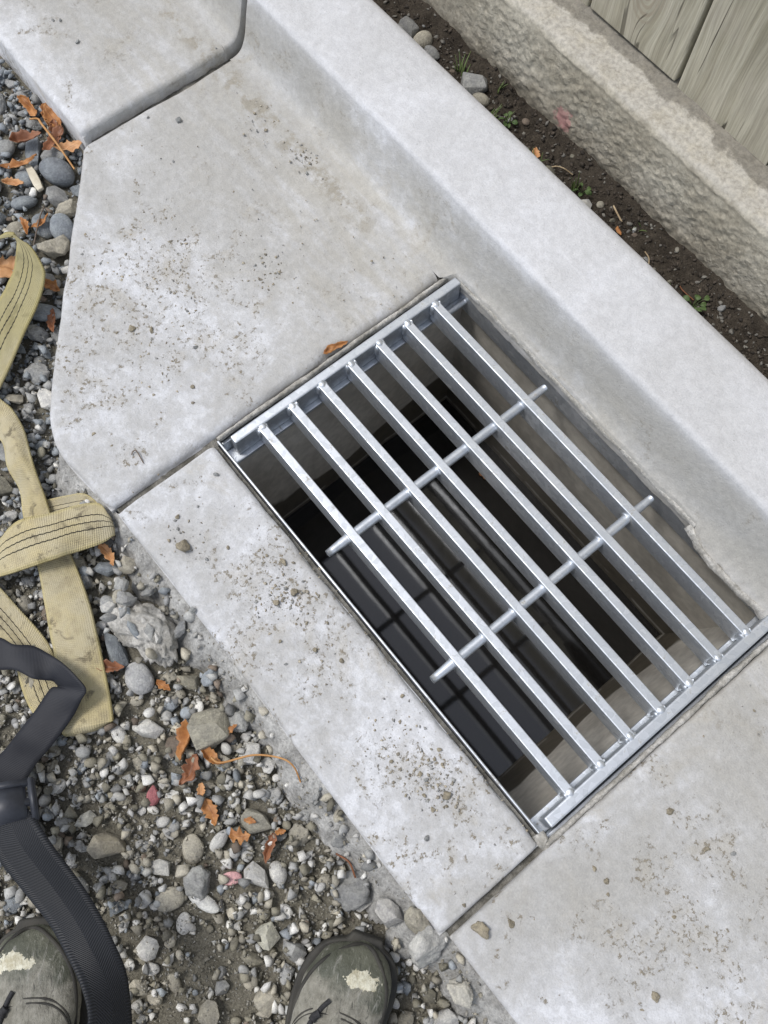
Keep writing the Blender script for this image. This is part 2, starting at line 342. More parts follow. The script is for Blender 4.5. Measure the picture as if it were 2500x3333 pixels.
def mat_leather(name):
    t = NT(name); c = t.co(); x, y, z = t.xyz(c)
    n1 = t.noise(c, 22, 6, 0.65); n2 = t.noise(c, 110, 5, 0.7)
    col = t.mix(t.ramp(n1, 0.35, 0.65), (0.07, 0.074, 0.053), (0.135, 0.138, 0.102))
    mud = t.ramp(t.math('ADD', t.ramp(x, 0.305, 0.215), t.math('MULTIPLY', t.math('SUBTRACT', n1, 0.5), 1.8)), 0.35, 0.75, 0, 0.85)
    col = t.mix(mud, col, t.mix(t.ramp(n2, 0.3, 0.7), (0.17, 0.16, 0.13), (0.31, 0.295, 0.25)))
    sc = t.noise(t.scl(c, (1, 3, 1)), 45, 6, 0.75, 1.2); col = t.mix(t.ramp(sc, 0.56, 0.64, 0, 0.6), col, (0.30, 0.29, 0.26)); col = t.mix(t.ramp(sc, 0.42, 0.36, 0, 0.7), col, (0.025, 0.025, 0.02))
    oc = t.n('ShaderNodeObjectInfo').outputs['Color']; a, b2, c3 = t.xyz(oc)
    dx = t.math('SUBTRACT', x, 0.268); dy = t.math('SUBTRACT', y, t.math('SUBTRACT', a, 0.5))
    d = t.math('SQRT', t.math('ADD', t.math('MULTIPLY', t.math('MULTIPLY', dx, dx), 4.5), t.math('MULTIPLY', dy, dy)))
    d = t.math('ADD', d, t.math('MULTIPLY', t.math('SUBTRACT', t.noise(c, 60, 5, 0.7), 0.5), 0.052))
    up = t.ramp(z, 0.040, 0.052)
    col = t.mix(t.math('MULTIPLY', t.ramp(d, 0.0185, 0.0172), up), col, t.mix(t.ramp(n2, 0.35, 0.65), (0.42, 0.38, 0.26), (0.66, 0.64, 0.52)))   # leather worn through at the toe
    r = t.math('ADD', t.ramp(n1, 0.3, 0.7, 0.42, 0.6), t.math('MULTIPLY', mud, 0.3))
    return t.done(col, r, t.bump(n2, 0.5, 0.003, t.bump(sc, 0.5, 0.004)))

def mat_plain(name, a, b_, rough=0.6, scale=40, bump=0.2, dist=0.001, **kw):
    t = NT(name); c = t.co(); n1 = t.noise(c, scale, 5, 0.6)
    return t.done(t.mix(t.ramp(n1, 0.3, 0.7), a, b_), rough, t.bump(n1, bump, dist), **kw)
def mat_leaf(name, a, b_):
    t = NT(name); c = t.co(); u, v, _ = t.xyz(t.co('UV')); n1 = t.noise(c, 90, 5, 0.65)
    col = t.mix(t.ramp(n1, 0.3, 0.7), a, b_)
    vein = t.ramp(t.math('ABSOLUTE', t.math('SUBTRACT', v, 0.5)), 0.05, 0.02)
    col = t.mix(t.math('MULTIPLY', vein, 0.5), col, (a[0] * .5, a[1] * .45, a[2] * .4))
    return t.done(col, 0.6, t.bump(n1, 0.3, 0.001))

M = dict(
    conc=mat_concrete('pale_concrete'),
    mortar=mat_rough_concrete('mortar', (0.30, 0.285, 0.25), (0.47, 0.455, 0.42)),
    haunch=mat_rough_concrete('crumbly_concrete', (0.24, 0.235, 0.22), (0.41, 0.405, 0.385)),
    bedding=mat_rough_concrete('joint_grit', (0.10, 0.095, 0.08), (0.22, 0.21, 0.185), 1.5),
    wall=mat_wall('old_render'), pit=mat_pit('pit_concrete'), galv=mat_galv('galvanised_steel'),
    stone=mat_stone('stone'), grit=mat_stone('grit', True),
    ground=mat_soil('dusty_ground', (0.115, 0.105, 0.08), (0.205, 0.19, 0.15)),
    soil=mat_soil('dark_soil', (0.024, 0.019, 0.014), (0.068, 0.056, 0.042)),
    mud=mat_plain('dried_mud', (0.20, 0.175, 0.13), (0.33, 0.295, 0.235), 0.95, 300, 0.7, 0.003),
    wood=mat_wood('weathered_wood'),
    web=mat_webbing('webbing_plain', False), webl=mat_webbing('webbing_lined', True),
    blk=mat_black_web('black_webbing', False), blkt=mat_black_web('black_twill', True),
    plastic=mat_plain('black_plastic', (0.020, 0.022, 0.028), (0.034, 0.037, 0.046), 0.45, 60, 0.1),
    leather=mat_leather('boot_leather'), rubber=mat_plain('boot_rubber', (0.014, 0.013, 0.011), (0.045, 0.042, 0.034), 0.75, 30, 0.3, 0.002),
    lace=mat_plain('black_lace', (0.012, 0.012, 0.013), (0.03, 0.03, 0.032), 0.8, 400, 0.5),
    leafo=mat_leaf('orange_leaf', (0.27, 0.105, 0.03), (0.43, 0.20, 0.065)),
    leafb=mat_leaf('brown_leaf', (0.15, 0.058, 0.026), (0.27, 0.11, 0.05)),
    leafy=mat_leaf('tan_leaf', (0.42, 0.21, 0.085), (0.55, 0.30, 0.14)),
    stem=mat_plain('leaf_stem', (0.36, 0.17, 0.05), (0.47, 0.25, 0.09), 0.6, 60),
    grass=mat_plain('grass_blade', (0.06, 0.095, 0.025), (0.13, 0.17, 0.05), 0.6, 30),
    weed=mat_plain('weed_leaf', (0.045, 0.085, 0.022), (0.09, 0.135, 0.04), 0.6, 60),
    wire=mat_plain('rusty_wire', (0.10, 0.075, 0.055), (0.18, 0.14, 0.11), 0.6, 200),
    chip=mat_plain('bleached_wood', (0.46, 0.41, 0.31), (0.62, 0.57, 0.46), 0.85, 50, 0.4, 0.002),
    twig=mat_plain('dry_twig', (0.30, 0.22, 0.13), (0.42, 0.33, 0.21), 0.8, 80),
    gravelbase=None)

# ------------------------------------------------------------------ setting: kerb, channel, ground
_us = np.linspace(-0.56, 0.05, 400)
_vs = np.interp(_us, [-0.56, -0.521, -0.452, -0.215, -0.164, -0.122, -0.016, 0.05], [0.095, 0.065, 0.010, -0.187, -0.219, -0.228, -0.218, -0.215])
_k = np.ones(31) / 31; _vs = np.convolve(np.pad(_vs, 15, mode='edge'), _k, 'valid')
def vl_T(u): return np.interp(u, _us, _vs)
def vl_S(u): return -0.2145 + 0.0015 * np.sin(np.asarray(u) * 9)
def vl_B(u): return -0.206 + 0.0015 * np.sin(np.asarray(u) * 7 + 1)
def vl_A(u): return np.full(np.shape(u), 0.072)
def outer(u):                                                    # outer edge of the whole channel
    u = np.asarray(u, float)
    return np.where(u < -0.524, 0.072, np.where(u < -0.017, vl_T(u), np.where(u < 0.62, vl_S(u), vl_B(u))))

def axis(L, r0, r1, step):
    a = [0.0]; 
    e = np.array([0.015, 0.05, 0.11, 0.2, 0.32, 0.48, 0.7, 1.0])
    a += list(e * r0) if r0 else []
    b = [L - q for q in reversed(list(e * r1))] if r1 else []
    s0, s1 = a[-1], (b[0] if b else L)
    mid = np.linspace(s0, s1, max(3, int((s1 - s0) / step)) + 1)
    return np.array(a + list(mid[1:(-1 if b else None)]) + b + ([L] if b else []))
def slab(name, u0, u1, vl, vr, ru0, ru1, rl, rr, zf, step=0.006, seed=1, skirt=-0.09):
    U = u0 + axis(u1 - u0, ru0, ru1, step)
    n = len(U); Lw = vl(U); vr_ = vr(U) if callable(vr) else np.full(n, vr)
    wmax = float((vr_ - Lw).max()); t = axis(wmax, rl, rr, step) / wmax
    Vv = Lw[:, None] + t[None, :] * (vr_ - Lw)[:, None]; Uu = np.repeat(U[:, None], len(t), 1)
    slope = np.gradient(Lw, U); ca = 1 / np.sqrt(1 + slope ** 2)
    def e(d, r):
        if not r: return np.zeros_like(Uu), 1
        jit = 1 + 0.30 * fbm(Uu * 22, Vv * 22, 0, seed + 5, 3)
        return np.clip((r * jit - d) / r, 0, 1.0), r
    es = [e(Uu - u0, ru0), e(u1 - Uu, ru1), e((Vv - Lw[:, None]) * ca[:, None], rl), e(vr_[:, None] - Vv, rr)]
    drop = np.zeros_like(Uu)
    tot = np.sqrt(sum(a[0] ** 2 for a in es)).clip(0, 1); rmax = max(a[1] if np.any(a[0]) else 0 for a in es)
    wsum = sum(a[0] for a in es) + 1e-9; rloc = sum(a[0] * a[1] for a in es) / wsum
    drop = rloc * (1 - np.sqrt(1 - tot ** 2))
    fade = 1.0 if rr else 1 - sm(0.02, 0.0, vr_[:, None] - Vv)
    Z = zf(Uu, Vv) - drop + fade * (0.0010 * fbm(Uu * 9, Vv * 9, 0, seed, 3) + 0.00035 * fbm(Uu * 60, Vv * 60, 0, seed + 9, 3))
    P = np.stack([Uu, Vv, Z], -1); P = np.pad(P, ((1, 1), (1, 1), (0, 0)), mode='edge')
    for sl_, rad in (((0, slice(None)), ru0), ((-1, slice(None)), ru1), ((slice(None), 0), rl), ((slice(None), -1), rr)):
        if rad: P[sl_ + (2,)] = skirt
    a, b = P.shape[:2]
    o = mesh_np(name, P.reshape(-1, 3), grid_faces(a, b), M['conc']); o['kind'] = 'structure'
    return o
def dish(u, v): return -0.0035 * np.exp(-((v - 0.25) / 0.07) ** 2) * sm(0.328, 0.29, v) + 0.0015 * sm(0.05, -0.2, v)
VK = 0.328                                                         # where the channel meets the kerb's toe
slab('channel_slab', -0.519, -0.0245, vl_T, VK, 0.008, 0.014, 0.010, 0, lambda u, v: dish(u, v), seed=3)
slab('channel_slab', -0.0140, 0.6170, vl_S, lambda u: -0.0655 + 0.0012 * fbm(u * 30, 0 * u, 0, 4), 0.005, 0.005, 0.010, 0.010, lambda u, v: 0.001 + 0 * u, seed=11)
slab('channel_slab', 0.6255, 1.75, vl_B, VK, 0.009, 0, 0.010, 0, dish, seed=21, step=0.009)
ZA = 0.012
slab('channel_slab', -1.75, -0.5285, vl_A, VK, 0, 0.009, 0.012, 0, lambda u, v: ZA + dish(u, v), seed=31, step=0.009)

prof = cat_rom([(0.328, 0.0), (0.340, 0.0012), (0.350, 0.0065), (0.357, 0.017), (0.363, 0.035), (0.370, 0.064), (0.3755, 0.0855), (0.3775, 0.0925), (0.3820, 0.0970), (0.390, 0.0985),
                (0.408, 0.0998), (0.450, 0.1020), (0.488, 0.1025), (0.500, 0.100), (0.5075, 0.0935), (0.5105, 0.084), (0.512, 0.060), (0.513, -0.06)], 76)
def kerb(name, u0, u1, z0, pit=False, step=0.006, seed=41, r=0.006):
    U = u0 + axis(u1 - u0, r, r, step); n = len(U)
    Vp, Zp = prof[:, 0], prof[:, 1]
    vk = np.full(n, VK)
    zdrop = np.zeros(n)
    if pit:
        inn = sm(-0.024, -0.010, U) * (1 - sm(0.612, 0.626, U))
        ch = fbm(U * 45, U * 0, 0, 51, 4)
        ch = ch + 0.18 * fbm(U * 150, U * 0, 0, 53, 2)
        vp = 0.3490 + 0.0016 * ch - 0.003 * np.clip(fbm(U * 14, U * 0, 0, 57, 2), 0, 1)
        sl_ = sm(0.455, 0.485, U) * (1 - sm(0.60, 0.614, U)); vp = vp - sl_ * (0.014 + 0.006 * fbm(U * 60, U * 0, 0, 58, 3))
        vk = VK * (1 - inn) + vp * inn; zdrop = 0.010 * sl_ * inn
    Uu = np.repeat(U[:, None], len(Vp), 1)
    Vv = np.where(Vp[None, :] < 0.372, vk[:, None] + (Vp[None, :] - VK) * ((0.372 - vk) / (0.372 - VK))[:, None], Vp[None, :])
    Zz = np.interp(Vv, Vp[:60], Zp[:60]); Zz = np.where(Vp[None, :] < 0.372, Zz, Zp[None, :])
    Zz = Zz - zdrop[:, None] * (1 - sm(0, 0.02, Vv - vk[:, None]))
    lip = np.exp(-((Vp[None, :] - 0.379) / 0.006) ** 2)
    Zz = Zz + lip * 0.0022 * fbm(Uu * 26, Vv * 90, 0, 61, 4) + 0.0008 * fbm(Uu * 8, Vv * 14, 0, seed, 3) * (Zp > 0.003)[None, :]
    Vv = Vv + 0.0012 * fbm(Uu * 7, Zz * 12, 0, seed + 3, 3) * ((Zp > 0.02) & (Zp < 0.101))[None, :]
    if pit:
        near = (1 - sm(0, 0.016, Vv - vk[:, None])) * inn[:, None]
        Zz = Zz + near * 0.0024 * fbm(Uu * 170, Vv * 130, 0, 66, 3)
    drop = np.clip((r - (Uu - u0)) / r, 0, 1); drop2 = np.clip((r - (u1 - Uu)) / r, 0, 1); e = np.maximum(drop, drop2)
    Zz = Zz + z0 - r * (1 - np.sqrt(1 - e ** 2))
    P = np.stack([Uu, Vv, Zz], -1)
    P = np.pad(P, ((1, 1), (1, 0), (0, 0)), mode='edge'); P[0, :, 2] = -0.06; P[-1, :, 2] = -0.06; 
    if pit: P[1:-1, 0, 2] = np.where(inn > 0.5, -0.024, P[1:-1, 0, 2])
    a, b = P.shape[:2]
    o = mesh_np(name, P.reshape(-1, 3), grid_faces(a, b), M['conc']); o['kind'] = 'structure'
kerb('kerb', -0.519, 1.75, 0.0, True, 0.0032)
kerb('kerb', -1.75, -0.5285, ZA, False, 0.010, 45)

# bedding seen at the bottom of the joints: a ring round the pit
def ring(name, outer_, hole, z, mat, sub=1):
    X = [outer_[0], hole[0], hole[1], outer_[1]]; Y = [outer_[2], hole[2], hole[3], outer_[3]]
    V = [(x, y, z) for x in X for y in Y]; F = [(i * 4 + j, (i + 1) * 4 + j, (i + 1) * 4 + j + 1, i * 4 + j + 1) for i in range(3) for j in range(3) if (i, j) != (1, 1)]
    o = mesh_np(name, V, F, mat, smooth=False); o['kind'] = 'structure'; return o
PIT = (-0.019, 0.6215, -0.0595, 0.3545)
ring('bedding', (-1.74, 1.74, 0.08, 0.50), PIT, -0.0195, M['bedding']) if False else None
def strip_grid(name, u0, u1, v0, v1, zf, mat, step, kind='structure'):
    U = np.arange(u0, u1 + 1e-6, step); Vv = np.arange(v0, v1 + 1e-6, step)
    Uu, Vg = np.meshgrid(U, Vv, indexing='ij'); o = mesh_np(name, np.stack([Uu, Vg, zf(Uu, Vg)], -1).reshape(-1, 3), grid_faces(len(U), len(Vv)), mat)
    o['kind'] = kind; return o
def outer_grid(name, u0, u1, v0, zf, mat, step):                 # a sheet that stops just under the channel's edge
    U = np.arange(u0, u1 + 1e-6, step); n = int((0.1 - v0) / step); t = np.linspace(0, 1, n)
    Vg = v0 + t[None, :] * (outer(U) + 0.012 - v0)[:, None]; Uu = np.repeat(U[:, None], n, 1)
    o = mesh_np(name, np.stack([Uu, Vg, zf(Uu, Vg)], -1).reshape(-1, 3), grid_faces(len(U), n), mat); o['kind'] = 'structure'
for (a, b, c, d) in ((-0.540, -0.512, 0.082, 0.345), (-0.034, -0.0115, -0.212, -0.055), (-0.034, -0.0185, -0.06, 0.345), (-0.0185, 0.632, -0.080, -0.0585), (0.612, 0.64, -0.2075, -0.055), (0.6205, 0.64, -0.058, 0.345), (-0.0185, 0.6205, 0.3545, 0.36)):
    strip_grid('bedding', a, b, c, d, lambda u, v: -0.0125 + 0.003 * fbm(u * 80, v * 80, 0, 71, 3), M['bedding'], 0.005 if (b - a) < .1 or (d - c) < .2 else 0.012)

# crumbly haunching squeezed out along the outer edge of the channel
GZ = -0.052
def ground_z(u, v):
    return GZ + 0.010 * fbm(u * 3.2, v * 3.2, 0, 81, 3) + 0.005 * fbm(u * 14, v * 14, 0, 84, 3) + 0.0022 * fbm(u * 55, v * 55, 0, 87, 3)
hw_n = lambda u: 0.034 + 0.018 * fbm(u * 9, u * 0, 0, 91, 4) + 0.012 * fbm(u * 40, u * 0, 0, 93, 3)
def haunch_z(u, v):
    o = outer(u); d = o - v
    w = hw_n(u) * sm(-0.16, -0.10, u)
    k = d / np.maximum(w, 1e-3)
    z = -0.016 - 0.030 * np.clip(k, 0, 2) ** 1.3 + (0.0065 * fbm(u * 60, v * 60, 0, 95, 4) + 0.003 * fbm(u * 200, v * 200, 0, 97, 2))
    return np.where((k > 1.25) | (w < 0.006), -0.12, z)
U = np.arange(-0.15, 1.3, 0.0035); T_ = np.linspace(-0.004, 0.085, 27)
Uu = np.repeat(U[:, None], len(T_), 1); Vg = outer(Uu) - T_[None, :]
Zh = haunch_z(Uu, Vg); keep = Zh > -0.1
P = np.stack([Uu, Vg, np.where(keep, Zh, -0.085)], -1)
Fh = grid_faces(len(U), len(T_)); kf = keep.ravel()[Fh].any(1)
o = mesh_np('haunching', P.reshape(-1, 3), Fh[kf], M['haunch']); o['kind'] = 'structure'

# ground: a fine sheet under the gravel and a wide one round it, open over the pit
outer_grid('ground', -1.15, 1.35, -1.15, ground_z, M['ground'], 0.0065)
ring('ground', (-60, 60, -60, 60), (-0.10, 0.72, -0.10, 0.42), -0.075, M['ground'])

# soil strip between kerb and wall
soil_z = lambda u, v: 0.027 + 0.008 * fbm(u * 7, v * 9, 0, 101, 3) + 0.007 * fbm(u * 40, v * 40, 0, 103, 4) + 0.003 * fbm(u * 150, v * 150, 0, 105, 2) + 0.012 * sm(0.585, 0.605, v) - 0.004 * sm(0.53, 0.512, v)
strip_grid('soil', -1.7, 1.7, 0.509, 0.613, soil_z, M['soil'], 0.0045)

# ------------------------------------------------------------------ old rendered wall and board fence
wallp = cat_rom([(0.606, -0.06), (0.606, 0.03), (0.607, 0.08), (0.608, 0.120), (0.609, 0.150), (0.611, 0.159), (0.617, 0.1625), (0.640, 0.164), (0.672, 0.166), (0.700, 0.167), (0.730, 0.167)], 80)
seg = np.linalg.norm(np.diff(wallp, axis=0), axis=1); arc = np.r_[0, np.cumsum(seg)]
S = np.arange(0, arc[-1], 0.0026); wp = np.stack([np.interp(S, arc, wallp[:, 0]), np.interp(S, arc, wallp[:, 1])], 1)
wt = np.gradient(wp, axis=0); wt /= np.linalg.norm(wt, axis=1)[:, None]; wnrm = np.stack([-wt[:, 1], wt[:, 0]], 1)
U = np.concatenate([np.arange(-1.7, -0.5, 0.02), np.arange(-0.5, 0.55, 0.0028), np.arange(0.55, 1.71, 0.02)])
Uu = np.repeat(U[:, None], len(S), 1); Ss = np.repeat(S[None, :], len(U), 0); zz = wp[:, 1][None, :]
face = sm(0.02, 0.04, zz) * (1 - sm(0.128, 0.150, zz + 0.02 * fbm(Uu * 10, zz * 10, 0, 121, 3)))
roughm = face * sm(-0.33, -0.26, Uu + 0.05 * fbm(Uu * 12, zz * 12, 0, 123, 3)) * sm(-0.25, 0.15, fbm(Uu * 7, zz * 14, 0, 125, 3) + 0.25)
peb = np.clip(fbm(Uu * 120, zz * 120, 0, 127, 4, 0.62) * 1.5, -0.35, 0.8) + 0.35
disp = 0.0010 * fbm(Uu * 20, Ss * 20, 0, 129, 3) + roughm * 0.0022 * (peb - 0.5) + 0.0012 * fbm(Uu * 110, Ss * 110, 0, 131, 2)
ridge = np.exp(-((zz - 0.152) / 0.003) ** 2) * (wp[:, 0][None, :] < 0.613); disp = disp + 0.0022 * ridge * (0.6 + fbm(Uu * 20, zz * 0, 0, 133, 3))
disp = disp + 0.0035 * sm(0.65, 0.672, wp[:, 0])[None, :] * np.clip(fbm(Uu * 25, Ss * 40, 0, 135, 4), -0.3, 1)
Pw = np.stack([Uu, wp[:, 0][None, :] + wnrm[:, 0][None, :] * disp, zz + wnrm[:, 1][None, :] * disp], -1)
o = mesh_np('footing_wall', Pw.reshape(-1, 3), grid_faces(len(U), len(S)), M['wall'])
tag(o, 'low rough rendered concrete footing wall beneath the wooden fence', 'wall')

fence = empty('wooden_fence', (0.026, 0.684, 0.166))
tag(fence, 'weathered grey green vertical board fence standing on the concrete footing wall', 'fence')
gaps = [-0.142 + 0.1645 * k for k in range(-9, 11)]
knot = {8: (0.55, 0.30), 9: (0.50, 0.085), 10: (0.80, 0.29), 11: (0.3, 0.4)}
for i in range(len(gaps) - 1):
    x0, x1 = gaps[i] + 0.0028, gaps[i + 1] - 0.0028
    zb = 0.1705 + (-0.006, 0.0, -0.007, 0.0015)[i % 4]
    w = x1 - x0
    bm = bmesh.new(); nx, nz = 9, 60
    bm.free()
    bm = box_bm(-w / 2, w / 2, -0.010, 0.010, 0, 1.45, 0.0022, 2)
    b = bm_obj('board', bm, M['wood'], None, smooth=False)
    b.location = ((x0 + x1) / 2, 0.6845 + 0.0012 * ((i * 7) % 3 - 1), zb)
    k = knot.get(i, (random.random(), 0.4 + random.random())); b.color = (k[0], k[1], random.random(), 1)
    part(b, fence)
for z in (0.42, 1.3):
    part(bm_obj('rail', box_bm(-1.6, 1.75, 0.698, 0.742, z, z + 0.09, 0.003), M['wood']), fence)
for x in (-1.4, 0.35, 1.6):
    part(bm_obj('post', box_bm(x, x + 0.09, 0.745, 0.835, -0.05, 1.5, 0.003), M['wood']), fence)

# ------------------------------------------------------------------ the pit, its water, frame and grate
pit = empty('catch_pit', (0.3, 0.15, -0.6)); tag(pit, 'square concrete catch pit with wet walls below the steel grate', 'catch pit')
def pit_wall(A, B, C, D, n=40):
    s = np.linspace(0, 1, n); a, b = np.meshgrid(s, s, indexing='ij'); a, b = a[..., None], b[..., None]
    A, B, C, D = map(np.array, (A, B, C, D))
    P = (1 - a) * (1 - b) * A + a * (1 - b) * B + a * b * C + (1 - a) * b * D
    nr = np.cross(B - A, D - A); nr = nr / np.linalg.norm(nr)
    q = P.reshape(-1, 3); P = q + nr * (0.004 * fbm(q[:, 0] * 9, q[:, 1] * 9, q[:, 2] * 9, 141, 4))[:, None]
    part(mesh_np('pit_wall', P, grid_faces(n, n), M['pit']), pit)
ZT, ZB = -0.046, -0.62
pit_wall((0.004, -0.07, ZT), (0.004, 0.375, ZT), (-0.006, 0.375, ZB), (-0.006, -0.07, ZB))
pit_wall((0.61, 0.375, ZT), (0.61, -0.07, ZT), (0.515, -0.07, ZB), (0.515, 0.375, ZB))
pit_wall((-0.02, 0.357, ZT), (0.63, 0.357, ZT), (0.63, 0.372, ZB), (-0.02, 0.372, ZB))
pit_wall((0.63, -0.060, ZT), (-0.02, -0.060, ZT), (-0.02, -0.062, ZB), (0.63, -0.062, ZB))
part(bm_obj('pit_floor', box_bm(-0.05, 0.66, -0.09, 0.40, -0.66, -0.60), M['pit'], smooth=False), pit)
t = NT('dark_water'); c = t.co()
wm = t.done((0.012, 0.011, 0.010), 0.055, t.bump(t.noise(c, 5, 2), 0.02, 0.01), IOR=1.6, Specular_IOR_Level=0.5)
o = mesh_np('water', [(-0.01, -0.065, -0.40), (0.60, -0.065, -0.40), (0.60, 0.372, -0.40), (-0.01, 0.372, -0.40)], [(0, 1, 2, 3)], wm, smooth=False); o['kind'] = 'structure'

fr = empty('grate_frame', (0.3, 0.15, -0.05)); tag(fr, 'galvanised steel frame lining the pit opening, crusted with mortar', 'frame')
G = M['galv']
part(bm_obj('side_plate', box_bm(-0.0175, 0.6205, -0.0582, -0.0552, -0.055, -0.0050, 0.0012), G, smooth=False), fr)
part(bm_obj('side_plate', box_bm(-0.0175, 0.6205, 0.3505, 0.3560, -0.062, -0.004, 0.0012), G, smooth=False), fr)
part(bm_obj('end_plate', box_bm(-0.0185, -0.0135, -0.0530, 0.3500, -0.055, -0.018, 0.0012), G, smooth=False), fr)
part(bm_obj('end_plate', box_bm(0.6165, 0.6215, -0.0530, 0.3500, -0.055, -0.018, 0.0012), G, smooth=False), fr)
part(bm_obj('seat_ledge', box_bm(-0.0130, 0.0095, -0.0530, 0.3520, -0.0475, -0.0405, 0.0018), G, smooth=False), fr)
part(bm_obj('seat_ledge', box_bm(0.5935, 0.6160, -0.0530, 0.3520, -0.0475, -0.0405, 0.0018), G, smooth=False), fr)
def mortar(P, w, h, seed, n=420):
    C = cat_rom(P, n); T2 = np.gradient(C, axis=0); T2 /= np.linalg.norm(T2, axis=1)[:, None]; N2 = np.stack([-T2[:, 1], T2[:, 0], 0 * T2[:, 0]], 1)
    th = np.linspace(0, np.pi, 9); s = np.r_[0, np.cumsum(np.linalg.norm(np.diff(C, axis=0), axis=1))]
    W = w * (1 + 0.5 * fbm(s * 35, s * 0, 0, seed, 5, 0.6)); H_ = h * (1 + 0.45 * fbm(s * 28, s * 0 + 9, 0, seed + 2, 5, 0.6)); O = 0.5 * w * fbm(s * 18, s * 0 + 4, 0, seed + 4, 4)
    V = C[:, None, :] + N2[:, None, :] * (W[:, None] * np.cos(th)[None, :] + O[:, None])[..., None]
    V[..., 2] += H_[:, None] * np.sin(th)[None, :] ** 0.6; q = V.reshape(-1, 3)
    q = q + 0.0005 * np.stack([fbm(q[:, 0] * 330, q[:, 1] * 330, q[:, 2] * 330, seed + k, 2) for k in (5, 6, 7)], 1)
    part(mesh_np('mortar_crust', q, grid_faces(n, 9), M['mortar']), fr)
mortar([(-0.0200, -0.056, -0.012), (-0.0195, 0.15, -0.011), (-0.0195, 0.342, -0.010)], 0.0032, 0.0070, 151)
mortar([(0.6220, -0.060, -0.010), (0.6225, 0.15, -0.009), (0.6220, 0.345, -0.010)], 0.0036, 0.0075, 161)
mortar([(0.000, 0.3485, -0.007), (0.15, 0.3490, -0.006), (0.30, 0.3485, -0.007), (0.46, 0.3490, -0.007)], 0.0028, 0.0062, 175, 500)
mortar([(0.455, 0.346, -0.014), (0.49, 0.336, -0.018), (0.54, 0.335, -0.018), (0.592, 0.338, -0.018)], 0.0045, 0.0090, 177, 160)
mortar([(0.607, -0.0600, -0.009), (0.618, -0.0615, -0.008), (0.626, -0.060, -0.010)], 0.0075, 0.0075, 181, 60)

PITCH = 0.04962
gr = empty('drain_grate', (0.30, 0.15, -0.04)); tag(gr, 'galvanised steel drain grate of seven long bars over the open pit', 'drain grate')
def bar(name, x0, x1, y0, y1, z0, z1, bev, sub=14, seed=0):
    bm = box_bm(x0, x1, y0, y1, z0, z1, bev, 3)
    o = bm_obj(name, bm, G, None, smooth=False)
    return part(o, gr)
Z0 = -0.0395
bar('end_bar', -0.0105, 0.0025, -0.0415, 0.3475, Z0, 0.0, 0.0022)
bar('end_bar', 0.5985, 0.6125, -0.0430, 0.3470, Z0, 0.0, 0.0022)
BARS = []
for i in range(7):
    y = i * PITCH; w = 0.0059
    b_ = bar('bearing_bar', 0.0030, 0.5980, y - w, y + w, Z0 + 0.0015, -0.0006, 0.0011); BARS.append(b_)
for x in (0.1915, 0.3965):
    o = tube('cross_rod', [(x, -0.0385, -0.0150), (x, 0.1, -0.0150), (x, 0.2, -0.0150), (x, 0.3365, -0.0150)], [0.0050, 0.0066, 0.0066, 0.0066, 0.0066, 0.0066, 0.0066, 0.0066, 0.0066, 0.0066, 0.0066, 0.0066, 0.0066, 0.0062, 0.0050], G, None, 60, 16); part(o, gr)
def lumpy(name, c, r, mat, seed, sub=2, amp=0.35, fr_=1.3):
    bm = bmesh.new(); bmesh.ops.create_icosphere(bm, subdivisions=sub, radius=1.0)
    q = np.array([v.co[:] for v in bm.verts]); d = 1 + amp * fbm(q[:, 0] * fr_ + seed, q[:, 1] * fr_, q[:, 2] * fr_, seed, 3)
    for v, k in zip(bm.verts, d): v.co = Vector((c[0] + v.co.x * r[0] * k, c[1] + v.co.y * r[1] * k, c[2] + v.co.z * r[2] * k))
    return bm_obj(name, bm, mat)
def sub_(o, p): o.parent = p; return o
for i in range(7):
    y = i * PITCH
    for x, s in ((0.0045, 1), (0.5968, -1)):
        for k, (dy, dz) in enumerate(((0.0062, -0.013), (-0.0062, -0.013), (0.0, -0.0015))):
            r = (0.0050, 0.0035, 0.0125) if k < 2 else (0.0060, 0.0052, 0.0024)
            sub_(lumpy('weld', (x + 0.001 * random.uniform(-1, 1), y + dy, dz), r, G, 200 + i * 7 + k + (50 if s < 0 else 0)), BARS[i])
    for x in (0.1915, 0.3965):
        for s in (-1, 1):
            sub_(lumpy('weld', (x + 0.0015 * random.uniform(-1, 1), y + s * 0.0060, -0.0150), (0.0078, 0.0022, 0.0072), G, 320 + i * 3 + s, 2, 0.3), BARS[i])
part(tube('cross_rod', [(0.012, 0.315, -0.0385), (0.012, 0.33, -0.0385), (0.012, 0.3505, -0.0385)], 0.0045, G, None, 16, 12), gr)

